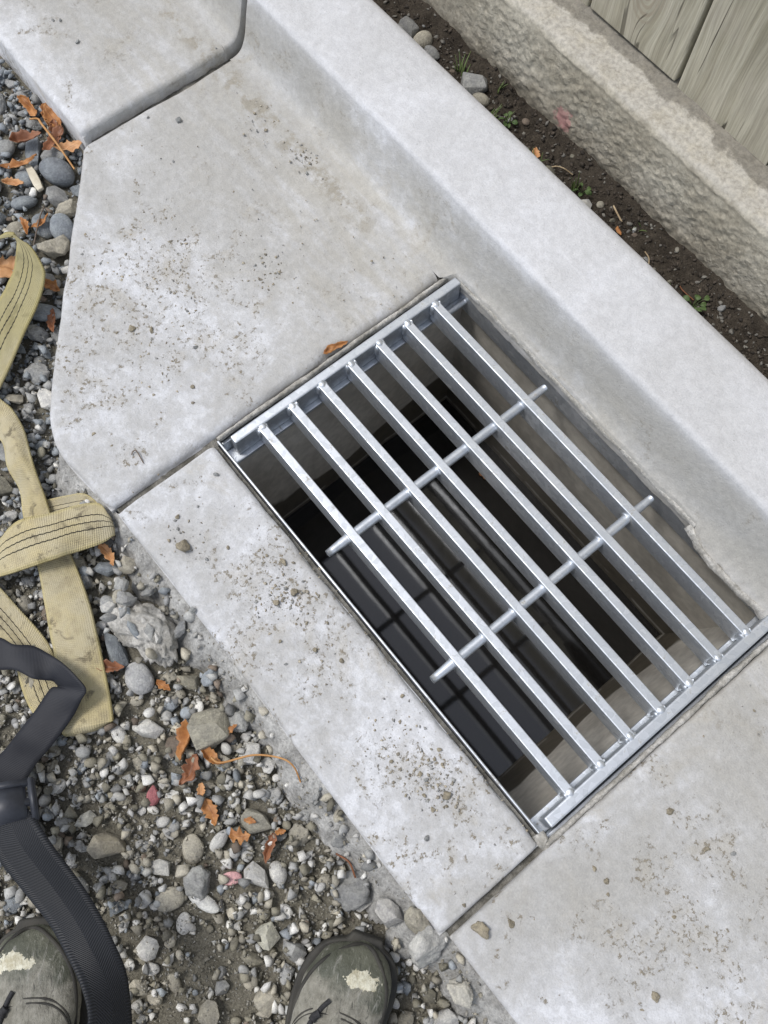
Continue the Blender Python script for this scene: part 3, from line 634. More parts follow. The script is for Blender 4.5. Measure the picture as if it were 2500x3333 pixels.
# ------------------------------------------------------------------ stones
_ico = {}
def ico(sub):
    if sub not in _ico:
        bm = bmesh.new(); bmesh.ops.create_icosphere(bm, subdivisions=sub, radius=1.0); bm.verts.ensure_lookup_table()
        _ico[sub] = (np.array([v.co[:] for v in bm.verts]), np.array([[v.index for v in f.verts] for f in bm.faces])); bm.free()
    return _ico[sub]
def stone_shape(seed, sub, kind):
    r = np.random.default_rng(seed); V, F = ico(sub); V = V.copy()
    if kind == 'round':
        V = V * (1 + 0.16 * fbm(V[:, 0] * 0.8 + seed, V[:, 1] * 0.8, V[:, 2] * 0.8, seed, 2))[:, None]
        pl, lo, hi = 3, 0.80, 0.97
    else:
        V = V * 1.15; pl, lo, hi = 10, 0.50, 0.86
    for _ in range(pl):
        n = r.normal(size=3); n /= np.linalg.norm(n); d = r.uniform(lo, hi); ex = np.maximum(V @ n - d, 0)
        V = V - ex[:, None] * n * (0.93 if kind != 'round' else 0.75)
    if kind == 'rough': V = V * (1 + 0.20 * fbm(V[:, 0] * 2.5 + seed, V[:, 1] * 2.5, V[:, 2] * 2.5, seed, 3) + 0.13 * fbm(V[:, 0] * 8, V[:, 1] * 8, V[:, 2] * 8 + seed, seed + 3, 3))[:, None]
    V = V * r.uniform([0.95, 0.70, 0.50], [1.30, 1.0, 0.72])
    V = V / np.abs(V[:, :2]).max()
    return V, F
def hull(seed, n, bev=0.0):
    r = np.random.default_rng(seed); q = r.normal(size=(n, 3)); q /= np.linalg.norm(q, axis=1)[:, None]
    for _ in range(3):                                             # spread the corners apart a little
        d = q[:, None] - q[None]; l = np.linalg.norm(d, axis=2) + np.eye(n); q = q + 0.05 * (d / l[..., None] ** 3).sum(1); q /= np.linalg.norm(q, axis=1)[:, None]
    q = q * r.uniform(0.60, 1.08, (n, 1)) * r.uniform([1.0, 0.58, 0.40], [1.45, 0.95, 0.72])
    bm = bmesh.new()
    for v in q: bm.verts.new(v)
    g = bmesh.ops.convex_hull(bm, input=bm.verts[:])
    bmesh.ops.dissolve_limit(bm, angle_limit=0.16, verts=bm.verts[:], edges=bm.edges[:])
    if bev: bmesh.ops.bevel(bm, geom=bm.edges[:], offset=bev, segments=2, affect='EDGES', profile=0.6, clamp_overlap=True)
    bmesh.ops.triangulate(bm, faces=bm.faces[:]); bm.verts.index_update(); bm.verts.ensure_lookup_table()
    V = np.array([v.co[:] for v in bm.verts]); F = np.array([[v.index for v in f.verts] for f in bm.faces]); bm.free()
    return V / np.abs(V[:, :2]).max(), F
def rots(n, r, tilt=0.45):
    a = r.uniform(0, 2 * np.pi, n); b = r.normal(0, tilt, n); c = r.normal(0, tilt, n)
    ca, sa, cb, sb, cc, s_ = np.cos(a), np.sin(a), np.cos(b), np.sin(b), np.cos(c), np.sin(c); z = 0 * a; o = z + 1
    Rz = np.stack([np.stack([ca, -sa, z], -1), np.stack([sa, ca, z], -1), np.stack([z, z, o], -1)], 1)
    Rx = np.stack([np.stack([o, z, z], -1), np.stack([z, cb, -sb], -1), np.stack([z, sb, cb], -1)], 1)
    Ry = np.stack([np.stack([cc, z, s_], -1), np.stack([z, o, z], -1), np.stack([-s_, z, cc], -1)], 1)
    return Rz @ Rx @ Ry
def scatter(name, protos, pos, size, col, mat, r, tilt=0.45, smooth=True):
    n = len(pos); R_ = rots(n, r, tilt); which = r.integers(0, len(protos), n); VV, FF, CC = [], [], []; off = 0
    for k, (V, F) in enumerate(protos):
        ix = np.where(which == k)[0]
        if not len(ix): continue
        q = np.einsum('nij,vj->nvi', R_[ix], V) * size[ix][:, None, None] + pos[ix][:, None, :]
        VV.append(q.reshape(-1, 3)); FF.append((F[None] + (np.arange(len(ix)) * len(V))[:, None, None]).reshape(-1, 3) + off)
        CC.append(np.repeat(col[ix], len(V), 0)); off += len(ix) * len(V)
    return mesh_np(name, np.vstack(VV), np.vstack(FF), mat, smooth=smooth, col=np.vstack(CC))

PAL = {'blue': (0.245, 0.265, 0.28), 'grey': (0.29, 0.29, 0.28), 'olive': (0.215, 0.20, 0.155), 'beige': (0.35, 0.325, 0.265), 'pale': (0.52, 0.51, 0.48), 'brown': (0.20, 0.16, 0.125)}
KEYS = list(PAL)
def pal_w(u, v):
    up = float(sm(0.05, -0.25, u)); edge = 1.0
    w = np.array([0.07 + 0.45 * up, 0.24 + 0.16 * up, 0.22 * (1 - up), 0.25 * (1 - up * .7), 0.26 * (1 - up * .75), 0.03])
    return w / w.sum()
HU0, HV0, HC = -1.0, -0.95, 0.0025; HN, HM = 840, 440
gu = HU0 + HC * np.arange(HN); gv = HV0 + HC * np.arange(HM); GU, GVv = np.meshgrid(gu, gv, indexing='ij')
H = np.maximum(ground_z(GU, GVv), haunch_z(GU, GVv)); Hg = H.copy()
HZ = haunch_z(GU, GVv) > -0.1
def hat(u, v):
    i = int((u - HU0) / HC); j = int((v - HV0) / HC)
    return H[min(max(i, 0), HN - 1), min(max(j, 0), HM - 1)]
def drop(u, v, a, c, sink=0.30):
    i0, i1 = max(int((u - a - HU0) / HC), 0), min(int((u + a - HU0) / HC) + 1, HN); j0, j1 = max(int((v - a - HV0) / HC), 0), min(int((v + a - HV0) / HC) + 1, HM)
    if i1 - i0 < 1 or j1 - j0 < 1: return hat(u, v) + c * (1 - sink)
    h = H[i0:i1, j0:j1]; d2 = ((GU[i0:i1, j0:j1] - u) ** 2 + (GVv[i0:i1, j0:j1] - v) ** 2) / (a * a); ins = d2 < 1
    base = np.percentile(h[ins], 60) if ins.any() else hat(u, v)
    zc = base + c * (1 - 2 * sink) ; top = zc + c * np.sqrt(np.clip(1 - d2, 0, 1)) * 0.9
    H[i0:i1, j0:j1] = np.where(ins, np.maximum(h, top), h); return zc
# things that lie on the gravel keep the stones below them low
def seen(u, v, z=-0.045, mg=0.0):
    d = np.array([u - 0.47896, v + 0.20996, z - 1.10753]); x, y, w = d @ np.array(CX), d @ np.array(CY), d @ np.array(CZ)
    return abs(3000 * x / w) < 1250 + mg and abs(3000 * y / w) < 1666 + mg
BOOTS = ((0.5665, -0.2860, -0.545, 0.838), (0.327, -0.552, -0.835, 0.550))
def in_boot(u, v, mg=0.0):
    for tu, tv, du, dv in BOOTS:
        s = (tu - u) * du + (tv - v) * dv; q = abs(-(u - tu) * dv + (v - tv) * du)
        if -0.008 - mg < s < 0.30 and q < 0.056 + mg: return True
    return False

protos_big = {k: [hull(500 + i, 10 + i % 4, 0.055) if k == 'angular' else stone_shape(500 + i + 40 * j, 4 if k == 'rough' else 3, k) for i in range(9 if k != 'rough' else 4)] for j, k in enumerate(('round', 'angular', 'rough'))}
mesh_big = {}
for k, L in protos_big.items():
    mesh_big[k] = []
    for V, F in L:
        o = mesh_np('stone', V, F, M['stone']); me = o.data
        if k == 'angular': me.set_sharp_from_angle(angle=math.radians(32))
        bpy.data.objects.remove(o); mesh_big[k].append(me)
SHN = {'round': 'rounded', 'angular': 'angular', 'rough': 'crumbly'}
CN = {'blue': 'blue grey', 'grey': 'mid grey', 'olive': 'olive brown', 'beige': 'beige', 'pale': 'pale whitish', 'brown': 'dark brown'}
MARKS = [(-0.592, 0.010, 'the pointed blue grey stone'), (-0.535, 0.017, 'the large dark smooth stone'), (-0.472, -0.049, 'the rounded triangular stone'), (-0.545, -0.015, 'the white wood chip'), (-0.430, -0.060, 'the crumbly concrete lump at the slab'),
    (-0.612, 0.060, 'the orange leaf cluster'), (-0.47, -0.06, 'the dark twig'), (-0.415, -0.105, 'the top of the yellow loop'), (-0.352, -0.128, 'the broad smooth stone'), (-0.30, -0.20, 'the lower side of the yellow loop'), (-0.325, -0.125, 'the red brown leaf'), (-0.20, -0.25, 'the narrow part of the sling'),
    (-0.20, -0.22, 'the rounded corner of the splayed slab'), (-0.10, -0.28, 'the bend of the sling'), (-0.02, -0.30, 'the crossing sling'), (0.010, -0.256, 'the pale orange leaf'), (0.02, -0.34, 'the middle of the sling'), (0.115, -0.276, 'the big concrete lump'), (0.165, -0.314, 'the large smooth grey pebble'),
    (0.175, -0.39, 'the folded sling end'), (0.223, -0.340, 'the big flat topped stone'), (0.267, -0.279, 'the blocky beige stone'), (0.266, -0.309, 'the curled orange leaf'), (0.34, -0.245, 'the long orange stalk'), (0.289, -0.382, 'the dull pink stone'), (0.350, -0.336, 'the flat orange leaf'), (0.383, -0.331, 'the lobed orange leaf'),
    (0.438, -0.338, 'the angular white stone'), (0.422, -0.363, 'the pink marked pebble'), (0.400, -0.397, 'the knobbly concrete lump'), (0.360, -0.418, 'the heart shaped stone'), (0.302, -0.452, 'the two toned brown stone'), (0.422, -0.402, 'the long white pebble'), (0.26, -0.47, 'the black strap buckle'), (0.35, -0.46, 'the middle of the black strap'), (0.45, -0.46, 'the lower black strap'),
    (0.500, -0.366, 'the greenish grey stone'), (0.54, -0.35, 'the inner side of the laced boot'), (0.560, -0.255, 'the toe of the boot by the slab'), (0.618, -0.231, 'the crumbly lump at the slab edge'), (0.66, -0.29, 'the outer side of the laced boot'), (0.50, -0.245, 'the short brown twig'), (0.43, -0.25, 'the crumbled slab edge'), (0.54, -0.46, 'the bare ground between the boots'), (0.33, -0.56, 'the strap covered boot'), (0.20, -0.52, 'the plastic buckle'), (0.10, -0.44, 'the twist of the black strap'), (-0.70, 0.045, 'the upper slab face'), (-0.68, -0.03, 'the leaf cluster')]
_used = {}
def near_label(head, u, v, tail=''):
    best = None
    for a, b, nm in sorted(MARKS, key=lambda q: (q[0] - u) ** 2 + (q[1] - v) ** 2)[:3]:
        d = math.hypot(a - u, b - v)
        lab = '%s %s %s' % (head, 'beside' if d < 0.045 else 'near' if d < 0.09 else 'away from', nm)
        if best is None: best = lab
        if lab not in _used and d < 0.12: best = lab; break
    _used[best] = 1
    return best
def where_word(u, v):
    if u < -0.25: return 'in the gravel beside the splayed slab edge'
    if u < 0.06: return 'in the gravel around the yellow sling'
    if u < 0.33: return 'in the gravel between sling and concrete strip'
    return 'in the gravel between the two boots and the slab'
def put_stone(u, v, r, shape, colk, colour=None, label=None, name='stone', group=None, stretch=None, sink=0.06, z=None, idx=None, rot=None):
    me = mesh_big[shape][idx if idx is not None else random.randrange(len(mesh_big[shape]))]
    o = bpy.data.objects.new(name, me); COL.objects.link(o)
    s = stretch or (1.0, 1.0, 1.0); c = r * 0.58 * s[2]
    o.scale = (r * s[0], r * s[1], r * s[2]); o.rotation_euler = rot or (random.gauss(0, 0.28), random.gauss(0, 0.28), random.uniform(0, 6.28))
    zz = drop(u, v, r * 0.85, c, sink) if z is None else z
    o.location = (u, v, zz)
    p = np.array(colour if colour is not None else PAL[colk]) * random.uniform(0.78, 1.22); o.color = (*p, 1)
    w = where_word(u, v)
    sz = 'small' if r < 0.0088 else 'middling' if r < 0.0118 else 'big'
    tag(o, label or near_label('%s %s %s stone' % (sz, SHN[shape], CN[colk]), u, v), 'stone', group or ('stones ' + w))
    return o
placed = []
def big(u, v, r, *a, **k):
    placed.append((u, v, r)); return put_stone(u, v, r, *a, **k)
# the stones that stand out
big(-0.592, 0.010, 0.030, 'angular', 'blue', stretch=(1.15, 0.75, 0.8), label='large pointed blue grey stone among the curled leaves beside the slab', rot=(0.2, 0, -0.5))
big(-0.535, 0.017, 0.029, 'round', 'blue', (0.19, 0.205, 0.22), label='large dark smooth stone in the gravel beside the slab joint', idx=2)
big(-0.560, 0.034, 0.026, 'angular', 'grey', label='flat grey stone half under an orange leaf by the slab joint')
big(-0.472, -0.049, 0.0215, 'round', 'blue', label='rounded triangular blue grey stone near the top of the yellow loop', stretch=(1, 1, 0.9))
big(-0.500, -0.006, 0.020, 'angular', 'grey', label='faceted grey stone close to the splayed slab edge')
big(-0.448, -0.030, 0.023, 'round', 'blue', (0.22, 0.24, 0.26), label='egg shaped blue grey stone against the splayed slab edge')
big(-0.430, -0.060, 0.027, 'rough', 'beige', label='crumbly beige lump of old concrete touching the splayed slab edge')
big(-0.352, -0.128, 0.024, 'round', 'blue', label='broad smooth grey stone tucked between yellow loop and slab edge', stretch=(1.2, 0.8, .8), rot=(0, 0.1, 0.8))
big(-0.525, -0.049, 0.020, 'round', 'blue', label='squarish smooth grey stone left of the dry twig')
big(-0.475, -0.010, 0.021, 'rough', 'beige', label='dusty crumbling beige lump beside the dry twig')
big(0.2228, -0.3403, 0.022, 'angular', 'pale', (0.46, 0.45, 0.42), label='big pale flat topped stone beside the folded sling end', idx=3)
big(0.2669, -0.2792, 0.026, 'angular', 'beige', (0.33, 0.31, 0.25), label='big blocky beige stone beside the curled orange leaf', stretch=(1, 1, 1.25), idx=4)
big(0.1648, -0.3142, 0.022, 'round', 'grey', (0.36, 0.36, 0.355), label='large smooth rounded grey pebble beside the sling end', idx=1)
big(0.1197, -0.3180, 0.026, 'angular', 'blue', label='large wedge shaped blue grey stone under the concrete lump', stretch=(1.15, .8, .9), idx=2)
big(0.205, -0.372, 0.0145, 'round', 'pale', label='oval pale grey pebble near the black strap')
big(0.285, -0.252, 0.020, 'rough', 'grey', (0.36, 0.36, 0.34), label='rough lump of grey concrete beside the blocky beige stone')
big(0.2889, -0.3824, 0.0125, 'angular', 'brown', (0.42, 0.16, 0.17), label='small stone sprayed with dull pink paint', name='painted_stone')
big(0.4219, -0.3632, 0.0130, 'round', 'pale', (0.62, 0.36, 0.36), label='pale round pebble with a bright pink paint mark', name='painted_stone')
big(0.380, -0.350, 0.016, 'round', 'pale', label='round white pebble among olive pebbles between the boots')
big(0.438, -0.338, 0.019, 'angular', 'pale', label='large angular white stone next to the pink marked pebble')
big(0.452, -0.318, 0.0145, 'round', 'pale', (0.48, 0.47, 0.44), label='oval cream pebble next to the angular white stone')
big(0.400, -0.397, 0.021, 'rough', 'grey', (0.36, 0.36, 0.345), label='knobbly grey concrete lump between the boots')
big(0.360, -0.418, 0.018, 'angular', 'pale', (0.42, 0.41, 0.38), label='pale heart shaped stone in the gravel by the black strap')
big(0.302, -0.452, 0.0245, 'angular', 'olive', (0.30, 0.27, 0.21), label='large two toned brown stone beside the black strap', stretch=(1.15, .85, 1), idx=6)
big(0.262, -0.455, 0.0165, 'angular', 'pale', (0.44, 0.43, 0.38), label='flat cream stone close to the black strap')
big(0.422, -0.402, 0.0155, 'round', 'pale', (0.50, 0.50, 0.48), label='long white oval pebble near the middle of the gravel', stretch=(1.45, .75, .8))
big(0.388, -0.302, 0.020, 'angular', 'olive', (0.27, 0.255, 0.21), label='grey brown stone behind the maple like leaf')
big(0.500, -0.366, 0.0165, 'angular', 'beige', (0.37, 0.36, 0.30), label='flat greenish grey stone left of the right boot toe')
big(0.538, -0.262, 0.0165, 'angular', 'pale', label='white broken stone touching the right boot toe')
big(0.560, -0.243, 0.022, 'angular', 'grey', (0.36, 0.35, 0.33), label='smooth grey stone in front of the right boot toe')
big(0.520, -0.262, 0.024, 'rough', 'grey', (0.30, 0.30, 0.29), label='rough dark grey lump in front of the right boot')
big(0.618, -0.231, 0.025, 'rough', 'grey', (0.36, 0.355, 0.335), label='large crumbly grey lump between right boot and slab edge')
big(0.590, -0.226, 0.017, 'rough', 'beige', label='small crumbly lump at the slab edge above the right boot')
big(0.680, -0.235, 0.020, 'rough', 'beige', (0.38, 0.365, 0.32), label='dusty beige lump right of the right boot')
big(-0.031, -0.262, 0.017, 'angular', 'blue', label='dark faceted stone just below the crossing sling')
big(0.020, -0.268, 0.018, 'angular', 'blue', label='blue grey faceted stone between sling and crumbled concrete edge')
# concrete lump with stones stuck in it
lump = empty('concrete_lump', (0.115, -0.276, -0.045)); tag(lump, 'big broken lump of grey concrete with stones stuck in it', 'concrete lump')
bm = bmesh.new(); bmesh.ops.create_icosphere(bm, subdivisions=5, radius=1.0)
q = np.array([v.co[:] for v in bm.verts])
d = 1 + 0.34 * fbm(q[:, 0] * 1.5, q[:, 1] * 1.5, q[:, 2] * 1.5, 611, 3) + 0.26 * fbm(q[:, 0] * 4.5, q[:, 1] * 4.5, q[:, 2] * 4.5, 613, 3) + 0.12 * fbm(q[:, 0] * 13, q[:, 1] * 13, q[:, 2] * 13, 617, 3)
ang = math.radians(-16)
for v, k in zip(bm.verts, d):
    x, y, z = v.co.x * 0.052 * k, v.co.y * 0.027 * k, v.co.z * 0.026 * k
    y += 0.006 * math.sin(x * 60)
    v.co = Vector((0.115 + x * math.cos(ang) - y * math.sin(ang) * -1, -0.274 + x * math.sin(ang) * -0.2 + y, -0.036 + z))
lbody = part(bm_obj('lump_body', bm, M['mortar'], smooth=True), lump)
for k, (dx, dy, r, ck, sh) in enumerate([(-0.045, -0.014, 0.0125, 'grey', 'round'), (-0.018, -0.003, 0.0135, 'blue', 'angular'), (0.004, -0.008, 0.0150, 'blue', 'angular'), (0.018, 0.006, 0.012, 'grey', 'angular'), (0.040, -0.008, 0.0115, 'beige', 'round'), (0.030, 0.010, 0.010, 'pale', 'angular'), (-0.030, 0.010, 0.010, 'grey', 'angular')]):
    o = bpy.data.objects.new('embedded_stone', mesh_big[sh][k % len(mesh_big[sh])]); COL.objects.link(o); o.scale = (r, r, r)
    o.location = (0.115 + dx, -0.276 + dy, -0.014 - abs(dx) * 0.14); o.rotation_euler = (k, k * 2, k * 3); o.color = (*(np.array(PAL[ck]) * 1.15), 1); o.parent = lbody
for s in np.linspace(-0.04, 0.04, 7): drop(0.115 + s, -0.276, 0.022, 0.028, 0.3)

# the rest of the countable stones, thrown one by one where they fit
n_ind = len(placed); tries = 0; P_arr = list(placed)
while n_ind < 285 and tries < 40000:
    tries += 1
    u, v = (rng.uniform(-0.80, -0.15) if n_ind < 112 and tries < 6000 else rng.uniform(-0.80, 0.80)), rng.uniform(-0.72, 0.07)
    if v > float(outer(u)) - 0.012 or not seen(u, v, mg=40) or in_boot(u, v, 0.012): continue
    hz = float(haunch_z(np.array(u), np.array(v)))
    bare = math.exp(-(((u - 0.49) / 0.10) ** 2 + ((v + 0.45) / 0.07) ** 2))
    if rng.random() < bare * 0.8 or (hz > -0.1 and rng.random() < 0.88): continue
    up = float(sm(0.0, -0.3, u))
    r = (0.0082 + 0.0100 * rng.random() ** 1.5) * (1 + 0.35 * up)
    if any((u - a) ** 2 + (v - b) ** 2 < (0.86 * (r + c_)) ** 2 for a, b, c_ in P_arr): continue
    P_arr.append((u, v, r)); ck = KEYS[rng.choice(6, p=pal_w(u, v))]
    sh = 'rough' if rng.random() < (0.10 + (0.35 if hz > -0.1 or v > float(outer(u)) - 0.07 else 0)) else ('round' if rng.random() < 0.26 else 'angular')
    if sh == 'rough': ck = 'grey' if rng.random() < .6 else 'beige'
    put_stone(u, v, r, sh, ck, sink=0.13); n_ind += 1

# gravel nobody could count: small stones, then grit
def throw(n, r0, r1, pw, ulim, vlim, keepf, seq=True, sink=0.3, hmax=0.011):
    pos, size, col = [], [], []
    U_, V_ = rng.uniform(*ulim, n), rng.uniform(*vlim, n); O_ = outer(U_)
    for u, v, o_ in zip(U_, V_, O_):
        if v > o_ - 0.004: continue
        i = min(max(int((u - HU0) / HC), 0), HN - 1); j = min(max(int((v - HV0) / HC), 0), HM - 1)
        if H[i, j] > Hg[i, j] + hmax: continue
        if rng.random() > keepf(u, v) or (HZ[i, j] and rng.random() < (0.72 if seq else 0.55)): continue
        r = r0 + (r1 - r0) * rng.random() ** pw
        z = drop(u, v, r * 0.8, r * 0.6, sink) if seq else H[i, j] + r * 0.25
        pos.append((u, v, z)); size.append(r); k = KEYS[rng.choice(6, p=pal_w(u, v))]
        col.append(np.array(PAL[k]) * rng.uniform(0.62, 1.38))
    return np.array(pos), np.array(size), np.array(col)
bare_k = lambda u, v: 1 - 0.80 * math.exp(-(((u - 0.50) / 0.13) ** 2 + ((v + 0.46) / 0.09) ** 2))
midp = [hull(700 + i, 8 + i % 4) for i in range(20)]; midr = [stone_shape(730 + i, 2, 'round') for i in range(6)]
pos, size, col = throw(34000, 0.0034, 0.0096, 1.7, (-0.98, 1.05), (-0.93, 0.075), bare_k, hmax=0.011, sink=0.08)
isr = rng.random(len(pos)) < 0.12
tag(scatter('gravel', midr, pos[isr], size[isr], col[isr], M['grit'], rng), 'small smooth pebbles mixed through the gravel', 'gravel', kind='stuff')
tag(scatter('gravel', midp, pos[~isr], size[~isr], col[~isr], M['grit'], rng, smooth=False), 'loose grey and beige gravel covering the ground', 'gravel', kind='stuff')
finep = [hull(760 + i, 7 + i % 3) for i in range(10)]
pos, size, col = throw(42000, 0.0011, 0.0036, 1.8, (-0.95, 0.98), (-0.85, 0.075), lambda u, v: 1.0, False, hmax=0.0105)
dn = sm(0.0, 0.2, pos[:, 0])[:, None]
col = (col * 0.85 + 0.02) * (1 - 0.55 * dn) + np.array([0.20, 0.185, 0.145]) * 0.55 * dn
tag(scatter('grit', finep, pos, size, col, M['grit'], rng, smooth=False), 'fine grit between the gravel stones', 'grit', kind='stuff')

pos, size, col = throw(30000, 0.0008, 0.0022, 1.5, (-0.85, 0.90), (-0.75, 0.075), lambda u, v: 1.0, False, hmax=0.016)
dn = sm(-0.1, 0.2, pos[:, 0])[:, None]; col = col * (1 - 0.6 * dn) + np.array([0.24, 0.225, 0.185]) * 0.6 * dn
tag(scatter('grit', finep, pos, size, col, M['grit'], rng, smooth=False), 'dusty sand and chips lying over the gravel', 'grit', kind='stuff')

# ------------------------------------------------------------------ straps
def ribbon(name, LR, th, mat, parent, n=90, k=11, sag=0.0, wave=0.0, seed=0, uvoff=0.0):
    Lp = cat_rom([a for a, b in LR], n); Rp = cat_rom([b for a, b in LR], n)
    mid = (Lp + Rp) / 2; arc_ = np.r_[0, np.cumsum(np.linalg.norm(np.diff(mid, axis=0), axis=1))] + uvoff
    T2 = np.gradient(mid, axis=0); W2 = Rp - Lp; N2 = np.cross(T2, W2); N2 /= np.linalg.norm(N2, axis=1)[:, None] + 1e-9
    for i in range(1, n):
        if N2[i] @ N2[i - 1] < 0: N2[i] *= -1
    t2 = np.linspace(0, 1, k)
    top = Lp[:, None] * (1 - t2)[None, :, None] + Rp[:, None] * t2[None, :, None]
    if N2[0][2] < 0: N2 = -N2
    ss, tt = np.meshgrid(arc_, t2, indexing='ij')
    off = sag * (1 - (2 * tt - 1) ** 2) + wave * fbm(ss * 16, tt * 1.6, 0, seed, 3)
    top = top + N2[:, None] * off[..., None]; bot = top - N2[:, None] * th
    ringv = np.concatenate([top, bot[:, ::-1]], 1); kk = 2 * k
    uv = np.stack([np.concatenate([tt, tt[:, ::-1]], 1), np.concatenate([ss, ss], 1)], -1).reshape(-1, 2)
    return mesh_np(name, ringv.reshape(-1, 3), grid_faces(n, kk, True), mat, parent, uv=uv)
S1 = [((-0.3446, -0.2463, -0.03), (-0.2516, -0.2806, -0.03)), ((-0.3892, -0.1654, -0.025), (-0.2726, -0.2326, -0.025)), ((-0.4018, -0.142, -0.02), (-0.3077, -0.1803, -0.02)), ((-0.4089, -0.123, -0.012), (-0.3407, -0.1305, -0.012)), ((-0.4128, -0.1119, 0.0), (-0.3563, -0.1055, 0.0)), ((-0.4138, -0.1048, 0.012), (-0.3688, -0.096, 0.012)),
      ((-0.4249, -0.0992, 0.016), (-0.3971, -0.0927, 0.02)), ((-0.4348, -0.1019, 0.016), (-0.4243, -0.0958, 0.018)), ((-0.45, -0.1173, 0.0), (-0.4445, -0.1095, 0.012)), ((-0.4574, -0.1561, -0.03), (-0.4857, -0.1345, -0.02))]
S2 = [((-0.2593, -0.2902, -0.03), (-0.3023, -0.25, -0.03)), ((-0.2103, -0.2788, -0.03), (-0.2602, -0.2453, -0.03)), ((-0.203, -0.2766, -0.026), (-0.2306, -0.241, -0.026)), ((-0.1885, -0.279, -0.024), (-0.1968, -0.2447, -0.024)), ((-0.1605, -0.2897, -0.02), (-0.148, -0.2596, -0.02)), ((-0.1274, -0.2953, -0.026), (-0.1063, -0.2721, -0.026)), ((-0.0909, -0.3126, -0.028), (-0.068, -0.2832, -0.028)), ((-0.0292, -0.3309, -0.03), (-0.0131, -0.2915, -0.03)), ((0.0261, -0.3551, -0.03), (0.053, -0.3077, -0.03)), ((0.0593, -0.3694, -0.028), (0.0915, -0.3215, -0.028)), ((0.0818, -0.3785, -0.03), (0.1179, -0.3322, -0.03)), ((0.1225, -0.3994, -0.032), (0.1595, -0.3504, -0.032)), ((0.158, -0.417, -0.032), (0.1887, -0.3645, -0.032)),
      ((0.1638, -0.4196, -0.036), (0.1903, -0.3688, -0.036)), ((0.1655, -0.4190, -0.043), (0.1890, -0.3720, -0.043)), ((0.1600, -0.4180, -0.047), (0.1834, -0.3760, -0.047)), ((0.1379, -0.4212, -0.048), (0.1634, -0.3809, -0.048))]
S3 = [((-0.0855, -0.3938, -0.028), (-0.0609, -0.4085, -0.028)), ((-0.0848, -0.3518, -0.024), (-0.0435, -0.3772, -0.024)), ((-0.086, -0.3319, -0.014), (-0.0322, -0.3598, -0.014)), ((-0.0812, -0.3093, -0.008), (-0.0184, -0.3292, -0.008)), ((-0.068, -0.282, -0.008), (-0.0106, -0.3071, -0.008)), ((-0.0563, -0.2473, -0.012), (-0.0069, -0.2892, -0.012)), ((-0.0416, -0.2262, -0.01), (0.0024, -0.2544, -0.02)), ((-0.0275, -0.2225, -0.012), (0.0028, -0.2368, -0.024)),
      ((-0.0225, -0.2225, -0.020), (0.0000, -0.2320, -0.030)), ((-0.0420, -0.2235, -0.029), (-0.0150, -0.2330, -0.036)), ((-0.0708, -0.2310, -0.032), (-0.0400, -0.2450, -0.040)), ((-0.086, -0.2513, -0.038), (-0.0559, -0.2658, -0.043)), ((-0.0994, -0.2748, -0.044), (-0.0689, -0.2905, -0.046))]
S4 = [((-0.0287, -0.4307, -0.034), (-0.0885, -0.3947, -0.034)), ((0.0198, -0.4212, -0.036), (-0.0397, -0.3847, -0.036)), ((0.0471, -0.419, -0.038), (-0.0034, -0.381, -0.038)), ((0.0615, -0.4235, -0.04), (0.0422, -0.3766, -0.04)), ((0.0869, -0.4322, -0.041), (0.0725, -0.3784, -0.041)), ((0.1162, -0.4373, -0.043), (0.1263, -0.3919, -0.043)), ((0.1361, -0.4326, -0.045), (0.1574, -0.3931, -0.045))]
K1 = [((0.0061, -0.4359, 0.0), (0.0399, -0.4562, 0.0)), ((0.0304, -0.4122, 0.0), (0.0639, -0.4328, 0.0)), ((0.0488, -0.4034, 0.002), (0.0768, -0.4183, 0.002)), ((0.0641, -0.3867, 0.0), (0.0992, -0.4069, 0.008)), ((0.0882, -0.3758, 0.004), (0.1084, -0.3979, 0.0)), ((0.1102, -0.3691, 0.008), (0.1135, -0.3922, -0.005)), ((0.1338, -0.3656, 0.01), (0.1184, -0.3919, -0.01)), ((0.150, -0.3660, 0.006), (0.1200, -0.3930, -0.012)),
      ((0.1545, -0.3774, 0.0), (0.1176, -0.4004, -0.010)), ((0.1614, -0.3977, -0.012), (0.1279, -0.4295, -0.012)), ((0.1741, -0.4339, -0.010), (0.1366, -0.4558, -0.010)), ((0.1833, -0.4574, 0.0), (0.1472, -0.4771, 0.0)), ((0.1981, -0.4806, 0.010), (0.1543, -0.5022, 0.010)), ((0.210, -0.490, 0.022), (0.172, -0.513, 0.022))]
K3 = [((0.2058, -0.4850, 0.026), (0.1856, -0.5250, 0.026)), ((0.2208, -0.4843, 0.03), (0.2036, -0.5292, 0.03)), ((0.2448, -0.4819, 0.035), (0.2375, -0.533, 0.035)), ((0.2774, -0.4794, 0.045), (0.2573, -0.5321, 0.045)), ((0.3376, -0.4703, 0.07), (0.3098, -0.5204, 0.07)), ((0.3764, -0.4684, 0.085), (0.3475, -0.5131, 0.085)), ((0.4054, -0.4706, 0.09), (0.3835, -0.5106, 0.1)), ((0.4316, -0.4756, 0.09), (0.4145, -0.509, 0.115)), ((0.457, -0.4873, 0.09), (0.4424, -0.5123, 0.13)), ((0.4790, -0.4990, 0.092), (0.4630, -0.5270, 0.135)), ((0.5020, -0.5120, 0.080), (0.4860, -0.5480, 0.115)), ((0.5280, -0.5270, 0.045), (0.5120, -0.5700, 0.070)), ((0.5520, -0.5400, -0.005), (0.5380, -0.5860, 0.010)), ((0.580, -0.556, -0.034), (0.566, -0.604, -0.034)), ((0.640, -0.590, -0.036), (0.626, -0.638, -0.036))]
up = lambda L, dz: [((a[0], a[1], a[2] + dz), (b[0], b[1], b[2] + dz)) for a, b in L]
